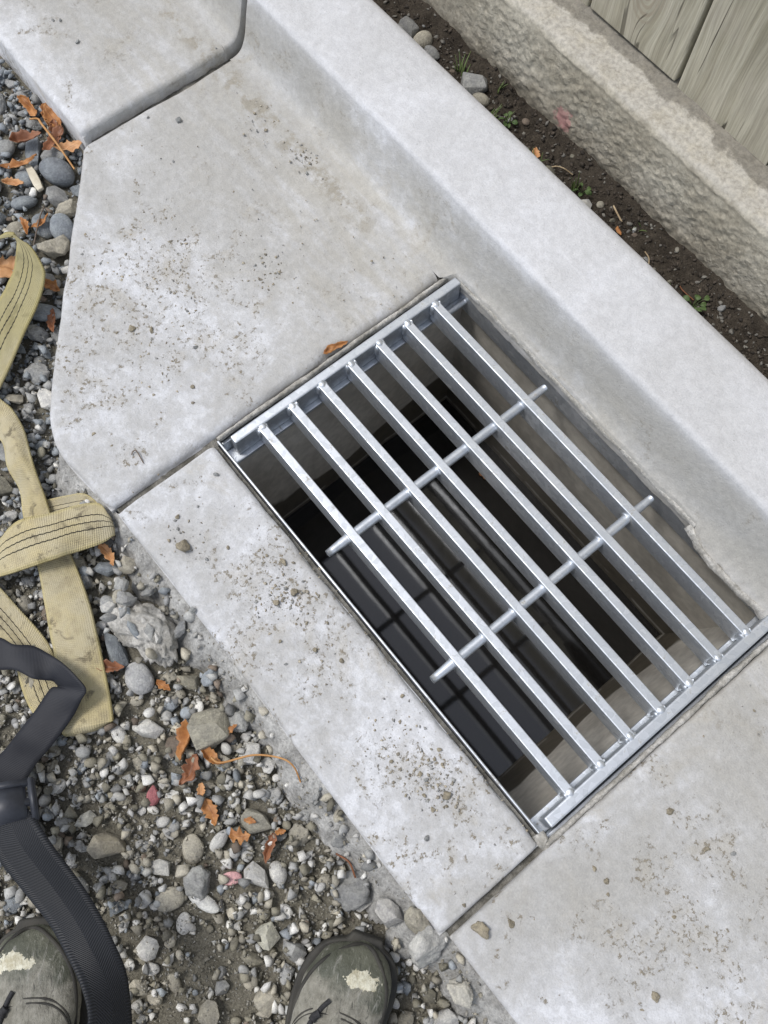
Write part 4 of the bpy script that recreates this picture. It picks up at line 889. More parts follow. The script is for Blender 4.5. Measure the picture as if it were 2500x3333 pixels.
slg = empty('lifting_sling', (-0.05, -0.30, -0.05)); tag(slg, 'dirty yellow webbing lifting sling lying in loops on the gravel', 'sling')
part(ribbon('webbing', up(S1, 0.004), 0.0032, M['webl'], None, 130, 17, 0.002, 0.0045, 31), slg)
part(ribbon('webbing', up(S2, 0.006), 0.0042, M['web'], None, 180, 17, 0.003, 0.0055, 33), slg)
part(ribbon('webbing', up(S3, 0.010), 0.0036, M['webl'], None, 180, 17, 0.003, 0.005, 35), slg)
part(ribbon('webbing', up(S4, 0.003), 0.0036, M['webl'], None, 110, 17, 0.002, 0.004, 37), slg)
ks = empty('carry_strap', (0.2, -0.45, -0.03)); tag(ks, 'black webbing strap with a plastic buckle trailing over sling and boot', 'strap')
part(ribbon('webbing', up(K1, 0.002), 0.0016, M['blk'], None, 130, 9, 0.001, 0.0008, 39), ks)
part(ribbon('padded_webbing', K3, 0.0028, M['blkt'], None, 150, 13, 0.0015, 0.0006, 41), ks)
bk = bmesh.new()
def bar_bm(bm, A, B, w, h):
    A, B = Vector(A), Vector(B); d = (B - A); L = d.length; x = d.normalized(); y = Vector((0, 0, 1)).cross(x).normalized(); z = x.cross(y)
    r = bmesh.ops.create_cube(bm, size=1.0)
    for v in r['verts']: v.co = A + x * ((v.co.x + .5) * L) + y * (v.co.y * w) + z * (v.co.z * h)
b0 = (0.2035, -0.4660, 0.026); b1 = (0.1700, -0.5245, 0.026); fx = (0.036, -0.016)
for s in (0.0, 0.55, 1.0):
    bar_bm(bk, (b0[0] + fx[0] * s, b0[1] + fx[1] * s, b0[2] + 0.004), (b1[0] + fx[0] * s, b1[1] + fx[1] * s, b1[2] + 0.004), 0.009, 0.007)
for a in (b0, b1): bar_bm(bk, (a[0] - 0.004, a[1] + 0.002, a[2] + 0.004), (a[0] + fx[0] + 0.004, a[1] + fx[1] - 0.002, a[2] + 0.004), 0.008, 0.0075)
bar_bm(bk, (0.186, -0.497, 0.028), (0.224, -0.514, 0.032), 0.056, 0.008)
bmesh.ops.bevel(bk, geom=bk.edges[:], offset=0.0016, segments=2, affect='EDGES')
part(bm_obj('buckle', bk, M['plastic']), ks)

# ------------------------------------------------------------------ boots
def boot(tu, tv, du, dv, label, scuff_y, mirror):
    root = empty('work_boot', (0, 0, 0)); tag(root, label, 'boot', 'muddy boots of the photographer')
    s = [0.0, 0.010, 0.03, 0.07, 0.12, 0.17, 0.21, 0.24, 0.262, 0.280, 0.292, 0.300]
    hw = [0.020, 0.030, 0.036, 0.038, 0.038, 0.041, 0.046, 0.0485, 0.0465, 0.0395, 0.028, 0.010]
    ht = [0.055, 0.080, 0.105, 0.125, 0.120, 0.094, 0.080, 0.074, 0.069, 0.060, 0.048, 0.032]
    yo = [0, 0, 0, 0, -0.001, -0.002, -0.002, -0.001, 0.001, 0.003, 0.005, 0.007]
    ns, k = 60, 28
    q = np.interp(np.linspace(0, 1, ns), np.linspace(0, 1, len(s)), np.arange(len(s)))
    C = cat_rom(np.stack([s, hw, ht, yo], 1), ns); th = np.linspace(0, 2 * np.pi, k, endpoint=False)
    V = []
    for a, w, h, y in C:
        for t3 in th:
            cs, sn = math.cos(t3), math.sin(t3); e = 0.78
            yy = math.copysign(abs(cs) ** e, cs) * w + mirror * y; zz = 0.014 + (h - 0.014) * (0.5 + 0.5 * math.copysign(abs(sn) ** e, sn))
            V.append((a, yy, zz))
    V = np.array(V); nb = len(V); F = [list(f) for f in grid_faces(ns, k, True)]
    V = np.vstack([V, [[C[0, 0] - .004, 0, 0.045], [C[-1, 0] + 0.003, mirror * 0.006, 0.026]]])
    bm = bmesh.new(); vs = [bm.verts.new(v) for v in V]
    for f in F: bm.faces.new([vs[i] for i in f])
    for j in range(k):
        bm.faces.new([vs[nb], vs[(j + 1) % k], vs[j]]); bm.faces.new([vs[nb + 1], vs[(ns - 1) * k + j], vs[(ns - 1) * k + (j + 1) % k]])
    lv = [(0.040, 0.065, 0.045), (0.085, 0.063, 0.045), (0.125, 0.058, 0.044), (0.170, 0.060, 0.047), (0.200, 0.062, 0.049)]; rings = []
    for z, rx, ry in lv: rings.append([bm.verts.new((0.062 + rx * math.cos(t3), ry * math.sin(t3), z)) for t3 in th])
    for a, b in zip(rings, rings[1:]):
        for j in range(k): bm.faces.new([a[j], a[(j + 1) % k], b[(j + 1) % k], b[j]])
    bm.faces.new(list(reversed(rings[0]))); bm.faces.new(rings[-1])
    bmesh.ops.recalc_face_normals(bm, faces=bm.faces[:])
    o = bm_obj('upper', bm, M['leather'], root); o.color = (0.5 + scuff_y, 0, 0, 1)
    r = o.modifiers.new('fuse', 'REMESH'); r.mode = 'VOXEL'; r.voxel_size = 0.0032; r.use_smooth_shade = True
    sm_ = o.modifiers.new('soften', 'SMOOTH'); sm_.factor = 0.5; sm_.iterations = 7
    tx = bpy.data.textures.new('crease', 'CLOUDS'); tx.noise_scale = 0.03
    ds = o.modifiers.new('crease', 'DISPLACE'); ds.texture = tx; ds.strength = 0.006; ds.mid_level = 0.5
    # sole with a welt, wrapped a little up the toe
    ou = cat_rom(np.stack([s, np.array(hw) + 0.0055 + 0.0015 * (np.array(s) > 0.2), np.array(yo) * mirror], 1), 50); ou[0, 0] -= 0.006; ou[-1, 0] += 0.007
    pts = [(a, w + y) for a, w, y in ou] + [(a, -w + y) for a, w, y in ou[::-1]]
    bm = bmesh.new(); lo = [bm.verts.new((a, b, 0.0)) for a, b in pts]; hi = [bm.verts.new((a, b, 0.024 + 0.006 * sm(0.25, 0.30, a))) for a, b in pts]
    nn = len(pts); bm.faces.new(list(reversed(lo))); bm.faces.new(hi)
    for j in range(nn): bm.faces.new([lo[j], lo[(j + 1) % nn], hi[(j + 1) % nn], hi[j]])
    bmesh.ops.recalc_face_normals(bm, faces=bm.faces[:])
    sole = bm_obj('sole', bm, M['rubber'], root, smooth=False)
    bv = sole.modifiers.new('edge', 'BEVEL'); bv.width = 0.004; bv.segments = 3; bv.limit_method = 'ANGLE'
    def on(x, a):                                                  # a point on the upper: x along the foot, a from -1 to 1 across
        w = float(np.interp(x, C[:, 0], C[:, 1])); h = float(np.interp(x, C[:, 0], C[:, 2])); y = float(np.interp(x, C[:, 0], C[:, 3]))
        t3 = math.pi / 2 - a * math.pi / 2; cs, sn = math.cos(t3), math.sin(t3)
        return (x, math.copysign(abs(cs) ** 0.78, cs) * w * 0.985 + mirror * y, 0.014 + (h - 0.014) * (0.5 + 0.5 * abs(sn) ** 0.78) - 0.001)
    for q0 in (0.232, 0.2275):
        tube('toe_seam', [on(q0 - 0.040 * abs(a) ** 2, a * 0.9) for a in (-1.0, -0.75, -0.5, -0.25, 0, 0.25, 0.5, 0.75, 1.0)], 0.0012, M['rubber'], o, 50, 6)
    tube('toe_rand', [on(0.297 - 0.115 * abs(a) ** 2.6, a) for a in (-1.0, -0.8, -0.6, -0.3, 0, 0.3, 0.6, 0.8, 1.0)], 0.0028, M['rubber'], o, 50, 8)
    for i in range(4):
        x = 0.165 - i * 0.022; z = 0.1005 + i * 0.011
        tube('lace', [(x + 0.004, -0.026, z - 0.006), (x, -0.010, z + 0.004), (x, 0.010, z + 0.004), (x - 0.004, 0.026, z - 0.006)], 0.0022, M['lace'], o, 20, 7)
    tube('lace', [tuple(np.array(on(xx, aa)) + (0, 0, 0.0025)) for xx, aa in ((0.240, 0.12), (0.230, 0.20), (0.215, 0.30), (0.195, 0.38), (0.170, 0.42))], 0.0027, M['lace'], o, 40, 7)
    tube('lace', [tuple(np.array(on(xx, aa)) + (0, 0, 0.004)) for xx, aa in ((0.226, 0.20), (0.222, 0.26), (0.217, 0.29))], 0.0042, M['lace'], o, 12, 8)
    part_o = tube('tongue_edge', [(0.175, 0.036 * mirror, 0.080), (0.168, 0.018 * mirror, 0.0975), (0.166, 0.0, 0.1005), (0.168, -0.018 * mirror, 0.0975), (0.175, -0.036 * mirror, 0.080)], 0.0030, M['leather'], root, 30, 8)
    hd = math.atan2(dv, du); L = 0.300
    root.rotation_euler = (0, math.radians(0), hd); root.location = (tu - du * L, tv - dv * L, -0.050)
    return root
boot(*BOOTS[0], 'muddy dark green boot with torn cream toe patch by the slab', -0.014, -1)
boot(*BOOTS[1], 'muddy boot half covered by the black strap', 0.016, 1)

# ------------------------------------------------------------------ leaves, stems, twigs
LEAFN = [0]
def leaf(u, v, L, W, hd, mat, curl=0.5, fold=0.3, lobes=0.0, z=None, tilt=0.0, label='', name='dry_leaf', roll=0.0):
    n, k = 22, 9; a = np.linspace(0, 1, n)[:, None]; b = np.linspace(-1, 1, k)[None, :]
    sd = LEAFN[0] * 3 + 900; LEAFN[0] += 1
    wid = np.sin(np.pi * np.clip(a, 0.001, 0.999) ** 0.8) ** 0.85 * (1 - lobes * (0.5 + 0.5 * np.cos(a * 19))) + 0.03
    wid = wid * (0.92 + 0.55 * fbm(a * 13, b * 0 + np.sign(b) * 3, 0, sd, 3))
    x = a * L + 0 * b; y = b * wid * W / 2 + 0.06 * L * np.sin(a * 4 + sd)
    zc = curl * L * ((a - 0.45) ** 2) * 1.5 + 1.5 * fold * W * 0.5 * (np.abs(b) ** 1.3) * wid + 0.11 * L * fbm(a * 5, b * 1.3, 0, sd + 1, 3) + 0 * x
    P = np.stack([x - L / 2, y, zc], -1).reshape(-1, 3)
    R_ = np.array(Euler((roll, tilt, hd)).to_matrix()); P = P @ R_.T
    if z is None:
        i, j = int((u - HU0) / HC), int((v - HV0) / HC); k_ = max(2, int(L / HC / 3.2)); z = float(np.percentile(H[i - k_:i + k_ + 1, j - k_:j + k_ + 1], 72)) + 0.003
    P[:, 2] -= np.percentile(P[:, 2], 8)
    uv = np.stack([np.broadcast_to(a, (n, k)), np.broadcast_to((b + 1) / 2, (n, k))], -1).reshape(-1, 2)
    o = mesh_np(name, P, grid_faces(n, k), mat, uv=uv); o.location = (u, v, z)
    md = o.modifiers.new('thick', 'SOLIDIFY'); md.thickness = 0.0005; md.offset = 0
    tag(o, label, 'leaf', 'dry fallen leaves'); return o
D = math.radians
LO, LB, LY = M['leafo'], M['leafb'], M['leafy']
bl = 'beside the upper slab edge'
leaf(-0.655, 0.052, 0.050, 0.017, D(10), LO, 0.7, 0.5, label='curled hooked orange leaf at the top of the leaf cluster', roll=0.5)
leaf(-0.628, 0.060, 0.046, 0.020, D(-35), LO, 0.4, 0.5, label='golden orange leaf folded along its length in the leaf cluster', roll=-0.3)
leaf(-0.612, 0.064, 0.044, 0.026, D(5), LO, 0.6, 0.5, 0.2, label='crumpled orange brown leaf touching the upper slab face')
leaf(-0.640, 0.078, 0.040, 0.016, D(-60), LY, 0.4, 0.5, label='pale tan curled leaf high in the cluster by the slab face')
leaf(-0.602, 0.012, 0.048, 0.026, D(70), LB, 0.7, 0.7, 0.15, label='dark brown shrivelled leaf beside the pointed blue stone')
leaf(-0.578, -0.020, 0.060, 0.014, D(60), LO, 0.5, 0.5, label='narrow orange leaf trailing from the leaf cluster towards the sling')
leaf(-0.556, -0.044, 0.034, 0.013, D(50), LY, 0.5, 0.6, label='small tan leaf tip near the white wood chip')
leaf(-0.570, 0.040, 0.052, 0.022, D(-70), LB, 0.5, 0.4, 0.2, label='brown curled leaf lying over the flat grey stone')
leaf(-0.553, 0.053, 0.044, 0.022, D(-110), LY, 0.3, 0.2, 0.35, label='tan toothed leaf beside the slab joint corner')
leaf(-0.592, 0.056, 0.040, 0.016, D(-20), LB, 0.6, 0.6, label='dark brown twisted leaf under the golden one')
leaf(-0.480, -0.072, 0.034, 0.010, D(-10), LO, 0.4, 0.6, label='thin rust coloured leaf at the foot of the dry twig')
leaf(-0.470, -0.050, 0.032, 0.010, D(95), LO, 0.4, 0.5, label='slim rust leaf joining the dry twig')
leaf(-0.432, -0.128, 0.052, 0.036, D(40), LY, 0.4, 0.3, 0.1, label='broad pale brown leaf lying inside the yellow loop')
leaf(-0.415, -0.118, 0.034, 0.018, D(100), LO, 0.5, 0.4, 0.2, label='orange leaf scrap inside the yellow loop')
leaf(-0.368, -0.098, 0.040, 0.016, D(20), LO, 0.5, 0.4, label='orange leaf edge between yellow loop and slab', z=-0.03)
leaf(-0.325, -0.125, 0.040, 0.012, D(-30), LB, 0.5, 0.5, label='narrow red brown leaf wedged against the splayed edge')
leaf(0.010, -0.256, 0.038, 0.014, D(-5), LY, 0.5, 0.6, label='pale orange curled leaf below the crossing sling')
leaf(0.266, -0.309, 0.048, 0.020, D(-40), LO, 0.8, 0.8, 0.0, label='curled orange leaf standing among stones with a long stem', roll=0.5)
leaf(0.294, -0.329, 0.040, 0.019, D(-70), LB, 0.3, 0.4, label='dark brown pointed leaf below the curled orange leaf')
leaf(0.300, -0.301, 0.034, 0.014, D(20), LO, 0.6, 0.7, label='small folded orange leaf at the end of the long stem', roll=-0.4)
leaf(0.348, -0.338, 0.034, 0.018, D(-20), LO, 0.3, 0.2, label='flat bright orange leaf scrap near the middle of the gravel')
leaf(0.392, -0.326, 0.025, 0.022, D(60), LO, 0.2, 0.1, 0.55, label='small lobed orange leaf lying flat on pebbles')
leaf(0.322, -0.333, 0.020, 0.010, D(-50), LY, 0.3, 0.3, label='tiny tan leaf fragment between the orange leaves')
leaf(0.424, -0.308, 0.034, 0.012, D(-45), LB, 0.4, 0.6, label='narrow brown leaf stuck between white stones')
leaf(0.386, -0.307, 0.015, 0.008, D(30), LO, 0.3, 0.3, label='tiny orange leaf fragment by the grey brown stone')
leaf(0.418, -0.287, 0.013, 0.008, D(70), LO, 0.3, 0.3, label='tiny orange scrap in the grey gravel near the slab')
leaf(0.288, -0.262, 0.018, 0.009, D(80), LO, 0.3, 0.3, 0.4, label='tiny orange leaf scrap beside the blocky beige stone')
leaf(0.136, -0.332, 0.034, 0.014, D(60), LB, 0.4, 0.4, label='rust brown leaf tucked under the sling edge')
leaf(0.190, -0.296, 0.022, 0.010, D(10), LO, 0.4, 0.4, label='orange leaf scrap beside the smooth rounded pebble')
leaf(-0.0285, 0.148, 0.038, 0.011, D(88), LO, 0.15, 0.25, z=-0.0035, label='orange leaf lying in the joint behind the grate', roll=0.35)
leaf(0.155, 0.328, 0.030, 0.014, D(40), LO, 0.2, 0.2, z=-0.398, label='orange leaf floating on the dark water in the pit')
def stem(P, r, mat, label, name='leaf_stem', cat='stem', **kw):
    o = tube(name, P, r, mat, None, 50, 7); tag(o, label, cat, **kw); return o
def gz(u, v, d=0.003): return max(hat(u, v), float(ground_z(np.array(u), np.array(v)))) + d
stem([(-0.632, 0.036, gz(-0.632, .036, .012)), (-0.612, 0.042, -0.012), (-0.597, 0.041, -0.010), (-0.55, 0.039, -0.010), (-0.5087, 0.0367, -0.020)], [0.0013, 0.0016, 0.0018, 0.0013], M['stem'], 'straight orange leaf stalk reaching to the splayed slab edge')
stem([(0.300, -0.300, -0.026), (0.3129, -0.2935, -0.024), (0.3303, -0.2586, -0.022), (0.3546, -0.2355, -0.014), (0.372, -0.230, -0.014), (0.3896, -0.2346, -0.024)], [0.0016, 0.0013, 0.0011, 0.0009], M['stem'], 'long curving orange stalk arching from the curled leaf to the slab')
stem([(-0.505, -0.028, gz(-.505, -.028)), (-0.4951, -0.0321, gz(-.495, -.032, .006)), (-0.470, -0.0521, gz(-.47, -.052, .006)), (-0.4465, -0.0862, gz(-.4465, -.086))], 0.0011, M['wire'], 'thin dark twig lying on the stones near the yellow loop', 'twig', 'twig')
stem([(-0.0664, -0.1555, 0.004), (-0.0690, -0.1520, 0.0045), (-0.0675, -0.1485, 0.006), (-0.0640, -0.1478, 0.0065), (-0.048, -0.1501, 0.003)], 0.0008, M['wire'], 'short hooked piece of wire lying on the splayed slab', 'bent_wire', 'wire')
stem([(0.478, -0.252, gz(.478, -.252)), (0.495, -0.246, gz(.495, -.246, .006)), (0.512, -0.250, gz(.512, -.25))], 0.0012, M['leafb'], 'short brown twig near the slab edge above the boot', 'twig', 'twig')
# white wood chip
bm = box_bm(-0.026, 0.026, -0.0065, 0.0065, -0.003, 0.003, 0.0015, 2); bmesh.ops.subdivide_edges(bm, edges=bm.edges[:], cuts=3)
for v in bm.verts:
    k = fbm(v.co.x * 90, v.co.y * 90, v.co.z * 90, 941, 3); v.co.y *= 1 - 0.35 * (v.co.x / 0.026) ** 2; v.co += Vector((0.0, 0.0018 * float(k), 0.0012 * float(k)))
o = bm_obj('wood_chip', bm, M['chip']); o.location = (-0.545, -0.0150, gz(-0.545, -0.015, 0.006)); o.rotation_euler = (0.15, -0.1, D(-10)); tag(o, 'splintered white wood chip lying on the blue grey stones', 'wood chip')

# ------------------------------------------------------------------ clods and crumbs on the concrete
CLODS = [(-0.7325, 0.1549, 3.7), (-0.7263, 0.1643, 3.4), (-0.6739, 0.1608, 4.8), (-0.5019, 0.1681, 2.8), (-0.4699, 0.2006, 4.3), (-0.4142, 0.1517, 2.3), (-0.3623, -0.0386, 2.6), (-0.3337, -0.0269, 2.3), (-0.5659, 0.3619, 4.0), (-0.5573, 0.3654, 2.8), (-0.5361, 0.3184, 2.0), (-0.1031, 0.2714, 2.8), (-0.2217, -0.0508, 5.7), (-0.2022, -0.0321, 5.7), (-0.2284, -0.0706, 3.4), (-0.3036, 0.2126, 1.4), (-0.4293, 0.1406, 1.4), (-0.1925, 0.0234, 2.3), (-0.1184, 0.1444, 2.0), (-0.5204, 0.3166, 2.6), (-0.1444, -0.0004, 4.3), (-0.216, -0.1525, 2.6), (-0.0995, -0.038, 3.7), (-0.1223, -0.1778, 4.0), (-0.0937, -0.1682, 3.4), (-0.0803, -0.1593, 2.3), (0.0755, -0.1745, 9.7), (-0.0192, -0.1438, 4.0), (-0.0172, -0.1737, 3.7), (-0.0188, -0.063, 4.0), (0.0227, -0.0867, 4.5), (0.0389, -0.1576, 4.0), (0.1108, -0.1326, 3.1), (0.1415, -0.0743, 3.4), (0.1695, -0.0901, 6.3), (0.107, -0.1618, 2.6), (0.1508, -0.1013, 2.3), (0.1382, -0.1026, 1.4), (0.2093, -0.1043, 6.3), (0.2044, -0.129, 5.7), (0.1495, -0.213, 4.0), (0.249, -0.1152, 3.1), (0.2649, -0.0954, 2.8), (0.2803, -0.127, 3.7), (0.2468, -0.1541, 3.4), (0.2724, -0.1648, 2.8), (0.3111, -0.1104, 4.0), (0.2008, -0.0595, 3.2), (0.125, -0.0610, 2.6), (0.1765, -0.0600, 3.2), (-0.0205, 0.0285, 2.3), (-0.0205, -0.018, 2.8), (0.4655, -0.0861, 4.0), (0.4693, -0.0972, 3.1), (0.4713, -0.121, 3.1), (0.4811, -0.1197, 3.7), (0.4796, -0.1499, 2.8), (0.5091, -0.1145, 6.3), (0.4925, -0.1336, 3.4), (0.5102, -0.1353, 4.0), (0.5301, -0.161, 4.0), (0.4798, -0.0947, 2.3), (0.6265, -0.0872, 3.1), (0.6104, -0.1738, 3.4), (0.6250, -0.1524, 2.6), (0.6392, -0.1768, 11.4), (0.6558, -0.1454, 6.3), (0.6717, -0.1235, 2.8), (0.6852, 0.0752, 5.1), (0.7397, 0.0776, 5.7), (0.7633, 0.0986, 3.4), (0.6936, -0.0344, 4.5), (0.6736, -0.0351, 4.0), (0.7036, -0.0422, 3.4), (0.7666, -0.001, 3.4), (0.8106, -0.0736, 6.0), (0.8102, -0.0931, 3.1), (0.6272, 0.0303, 4.0), (0.6254, -0.0041, 4.5), (0.6682, 0.2351, 2.3), (0.6266, 0.2265, 2.6), (0.3901, -0.0800, 3.4), (0.4397, -0.1385, 2.6)]
def top_z(u, v):
    if u < -0.530: return ZA - 0.0005
    if u < -0.519: return -0.016
    if u < -0.0255: return -0.0005 if u < -0.04 else -0.003
    if u < -0.0125: return -0.016
    if u < 0.614: return 0.0012 if v < -0.0755 else (-0.004 if v < -0.0660 else -0.0155)
    if u < 0.631: return -0.016
    return -0.001
clm = []
for i in range(7):
    V, F = stone_shape(1000 + i, 3, 'rough'); V = V * (1 + 0.22 * fbm(V[:, 0] * 3 + i, V[:, 1] * 3, V[:, 2] * 3, 1010 + i, 3))[:, None]
    o = mesh_np('mud_clod', V, F, M['stone']); clm.append(o.data); bpy.data.objects.remove(o)
def slab_word(u, v):
    if u < -0.53: return 'on the upper slab'
    if u < -0.03: return 'on the splayed slab'
    if u < -0.01 or 0.612 < u < 0.632: return 'in the joint'
    if u < 0.614: return 'on the concrete strip' if v < -0.068 else 'in the frame gap'
    return 'on the lower slab'
CM = [(-0.065, -0.152, 'the bent wire'), (0.0755, -0.1745, 'the biggest clod'), (0.639, -0.177, 'the largest mud lump'), (-0.0325, 0.148, 'the orange leaf in the joint'), (-0.21, -0.04, 'the thickest mud spatter'), (-0.52, 0.2, 'the open joint'), (-0.35, 0.30, 'the kerb foot'), (-0.35, -0.05, 'the splayed edge'), (-0.15, -0.19, 'the rounded outer corner'),
      (-0.02, -0.21, 'the outer end of the joint'), (0.0, -0.065, 'the upper frame corner'), (0.19, -0.065, 'the upper cross rod'), (0.40, -0.065, 'the lower cross rod'), (0.615, -0.065, 'the lower frame corner'), (0.25, -0.205, 'the outer edge of the strip'), (0.45, -0.205, 'the lower outer edge of the strip'), (0.24, -0.12, 'the middle of the strip'), (0.50, -0.12, 'the lower part of the strip'),
      (0.81, -0.074, 'the round clod'), (0.74, 0.078, 'the lumpy lone clod'), (0.63, 0.2, 'the long lower bar of the grate'), (0.69, -0.035, 'the middle of the lower slab'), (-0.72, 0.16, 'the outer face of the slab'), (-0.56, 0.36, 'the kerb corner'), (-0.1, 0.27, 'the upper bar of the grate'), (-0.1, 0.0, 'the slab edge above the grate'), (-0.42, 0.15, 'the middle of the splayed slab')]
special = {26: 'biggest round brown clod of mud on the narrow concrete strip', 65: 'largest crumbly mud lump sitting across the lower joint', 75: 'round brown clod near the lower slab edge', 69: 'lumpy brown clod alone on the lower slab'}
for i, (u, v, r) in enumerate(CLODS):
    grey = u < -0.3 or (i % 5 == 0 and i not in special)
    me = mesh_big['angular'][i % 9] if grey else clm[i % 7]
    o = bpy.data.objects.new('pebble' if grey else 'mud_clod', me); COL.objects.link(o); r = r / 1000 * (1.12 if i in (26, 65) else 1.0)
    o.scale = (r, r, r * 1.05); o.rotation_euler = (random.gauss(0, 0.3), random.gauss(0, 0.3), random.uniform(0, 6.28)); o.location = (u, v, top_z(u, v) + r * 0.42)
    c = np.array((0.26, 0.265, 0.26) if grey else (0.285, 0.25, 0.185)) * random.uniform(0.8, 1.15); o.color = (*c, 1)
    w = slab_word(u, v)
    sz = 'tiny' if r < 0.0029 else 'small' if r < 0.0045 else 'larger'
    lab = special.get(i)
    if not lab:
        head = sz + (' grey pebble' if grey else ' brown mud clod'); q = min(CM, key=lambda q: (q[0] - u) ** 2 + (q[1] - v) ** 2)
        lab = '%s %s, %s %s' % (head, w, 'beside' if math.hypot(q[0] - u, q[1] - v) < 0.05 else 'towards', q[2])
    tag(o, lab, 'pebble' if grey else 'clod', ('pebbles ' if grey else 'mud clods ') + w)
# crumbs too many to count
FL = [(-0.3486, -0.0213), (-0.3051, -0.0173), (-0.2585, 0.0474), (-0.2184, 0.0347), (-0.2074, 0.0308), (-0.3332, 0.0696), (-0.1838, 0.1173), (-0.1768, 0.1465), (-0.2984, -0.1009), (-0.3048, -0.0856), (-0.2052, -0.0357), (-0.1444, -0.0552), (-0.1465, -0.0908), (-0.245, -0.06), (-0.19, -0.01), (0.2016, -0.1305), (0.2041, -0.1182), (0.5044, -0.1122), (0.7814, 0.0171), (0.7978, 0.0297), (0.798, -0.0144), (0.2913, -0.1285), (0.2066, -0.1058), (0.4232, -0.1214), (0.48, -0.115), (-0.40, 0.30), (-0.30, 0.31), (-0.575, 0.345), (0.17, -0.088), (0.075, -0.17)]
ps, sz = [], []
for a, b in FL:
    n = int(rng.integers(50, 140)); s = rng.uniform(0.010, 0.026)
    q = rng.normal(0, s, (n, 2)) * np.array([1.0, rng.uniform(0.6, 1.2)]) + (a, b)
    ps += list(q); sz += list(0.0004 + 0.0030 * rng.random(n) ** 3.2)
n = 3400; q = np.stack([rng.uniform(-0.52, 0.95, n), rng.uniform(-0.22, 0.33, n)], 1)
q = q[(fbm(q[:, 0] * 9, q[:, 1] * 9, 0, 1101, 3) + 0.15) > rng.uniform(-0.35, 0.45, n)]
ps += list(q); sz += list(0.00035 + 0.0013 * rng.random(len(q)) ** 3)
n = 420; e = np.stack([rng.uniform(-0.012, 0.614, n), rng.uniform(-0.0668, -0.0600, n)], 1); ps += list(e); sz += list(0.0008 + 0.0020 * rng.random(n) ** 2)
n = 160; e = np.stack([rng.uniform(-0.026, -0.0125, n), rng.uniform(-0.21, -0.05, n)], 1); ps += list(e); sz += list(0.0007 + 0.0016 * rng.random(n) ** 2)
n = 160; e = np.stack([rng.uniform(0.616, 0.630, n), rng.uniform(-0.2, -0.06, n)], 1); ps += list(e); sz += list(0.0007 + 0.0016 * rng.random(n) ** 2)
ps = np.array(ps); sz = np.array(sz)
ok = (ps[:, 1] > outer(ps[:, 0]) + 0.010) & ~((ps[:, 0] > -0.0255) & (ps[:, 0] < 0.630) & (ps[:, 1] > -0.0598)) & (ps[:, 1] < 0.325)
ps, sz = ps[ok], sz[ok]
pos = np.array([(u, v, top_z(u, v) + s * 0.1) for (u, v), s in zip(ps, sz)])
base = np.array([(0.31, 0.27, 0.205), (0.25, 0.225, 0.18), (0.26, 0.26, 0.25), (0.37, 0.335, 0.27)])[rng.integers(0, 4, len(ps))] * rng.uniform(0.75, 1.15, (len(ps), 1))
tag(scatter('crumbs', [hull(1200 + i, 8) for i in range(8)], pos, sz, base, M['grit'], rng), 'dry mud crumbs scattered over the pale concrete', 'crumbs', kind='stuff')

# ------------------------------------------------------------------ the soil strip
n = 5200; u = rng.uniform(-0.75, 0.75, n); v = rng.uniform(0.514, 0.604, n); s = 0.0010 + 0.0042 * rng.random(n) ** 2.4
z = soil_z(u, v) + s * 0.2; col = np.array([(0.045, 0.036, 0.027), (0.065, 0.052, 0.040), (0.032, 0.026, 0.02), (0.17, 0.16, 0.14)])[rng.choice(4, n, p=[.34, .30, .18, .18])]
tag(scatter('soil_crumbs', [hull(1300 + i, 9) for i in range(8)], np.stack([u, v, z], 1), s, col, M['grit'], rng), 'dark soil crumbs filling the strip behind the kerb', 'soil', kind='stuff')
for i, (u, v, r, ck, lb) in enumerate([(-0.372, 0.560, 0.017, 'grey', 'grey stone at the far end of the soil strip'), (-0.342, 0.562, 0.020, 'beige', 'larger beige stone at the far end of the soil strip'), (-0.356, 0.545, 0.012, 'blue', 'small dark stone against the kerb in the soil strip'),
        (-0.312, 0.556, 0.014, 'grey', 'smooth grey pebble beside the larger beige stone'), (-0.232, 0.572, 0.022, 'grey', 'upright grey stone against the footing wall foot'), (-0.205, 0.560, 0.014, 'beige', 'rounded beige stone beside grass in the soil strip'), (-0.150, 0.568, 0.006, 'pale', 'tiny pale pebble in the dark soil'),
        (-0.098, 0.546, 0.012, 'grey', 'grey chip of stone at the kerb back beside the yellowed leaf'), (-0.070, 0.543, 0.011, 'beige', 'flat buff stone pressed against the kerb back'), (-0.040, 0.545, 0.012, 'olive', 'half buried olive stone in the soil'), (0.033, 0.541, 0.014, 'pale', 'pale stone leaning on the kerb back'),
        (0.175, 0.526, 0.010, 'grey', 'small grey stone at the kerb back near the clover'), (-0.262, 0.545, 0.010, 'grey', 'grey pebble in front of the grass tuft'), (0.10, 0.578, 0.005, 'pale', 'tiny white pebble near the wall foot')]):
    put_stone(u, v, r, ('angular', 'round')[i % 2], ck, np.array(PAL[ck]) * 0.85, lb, group='stones in the soil strip', z=float(soil_z(np.array(u), np.array(v))) + r * 0.25)
for i in range(22):
    u, v, r = -0.36 + 0.031 * i + random.uniform(-.01, .01), random.uniform(0.535, 0.598), random.uniform(0.0032, 0.0068); ck = ('grey', 'beige', 'olive', 'brown')[i % 4]
    put_stone(u, v, r, ('angular', 'round')[i % 2], ck, np.array(PAL[ck]) * 0.75, 'small dusty stone half sunk in the dark soil strip', group='small stones sunk in the soil', z=float(soil_z(np.array(u), np.array(v))) + r * 0.2)
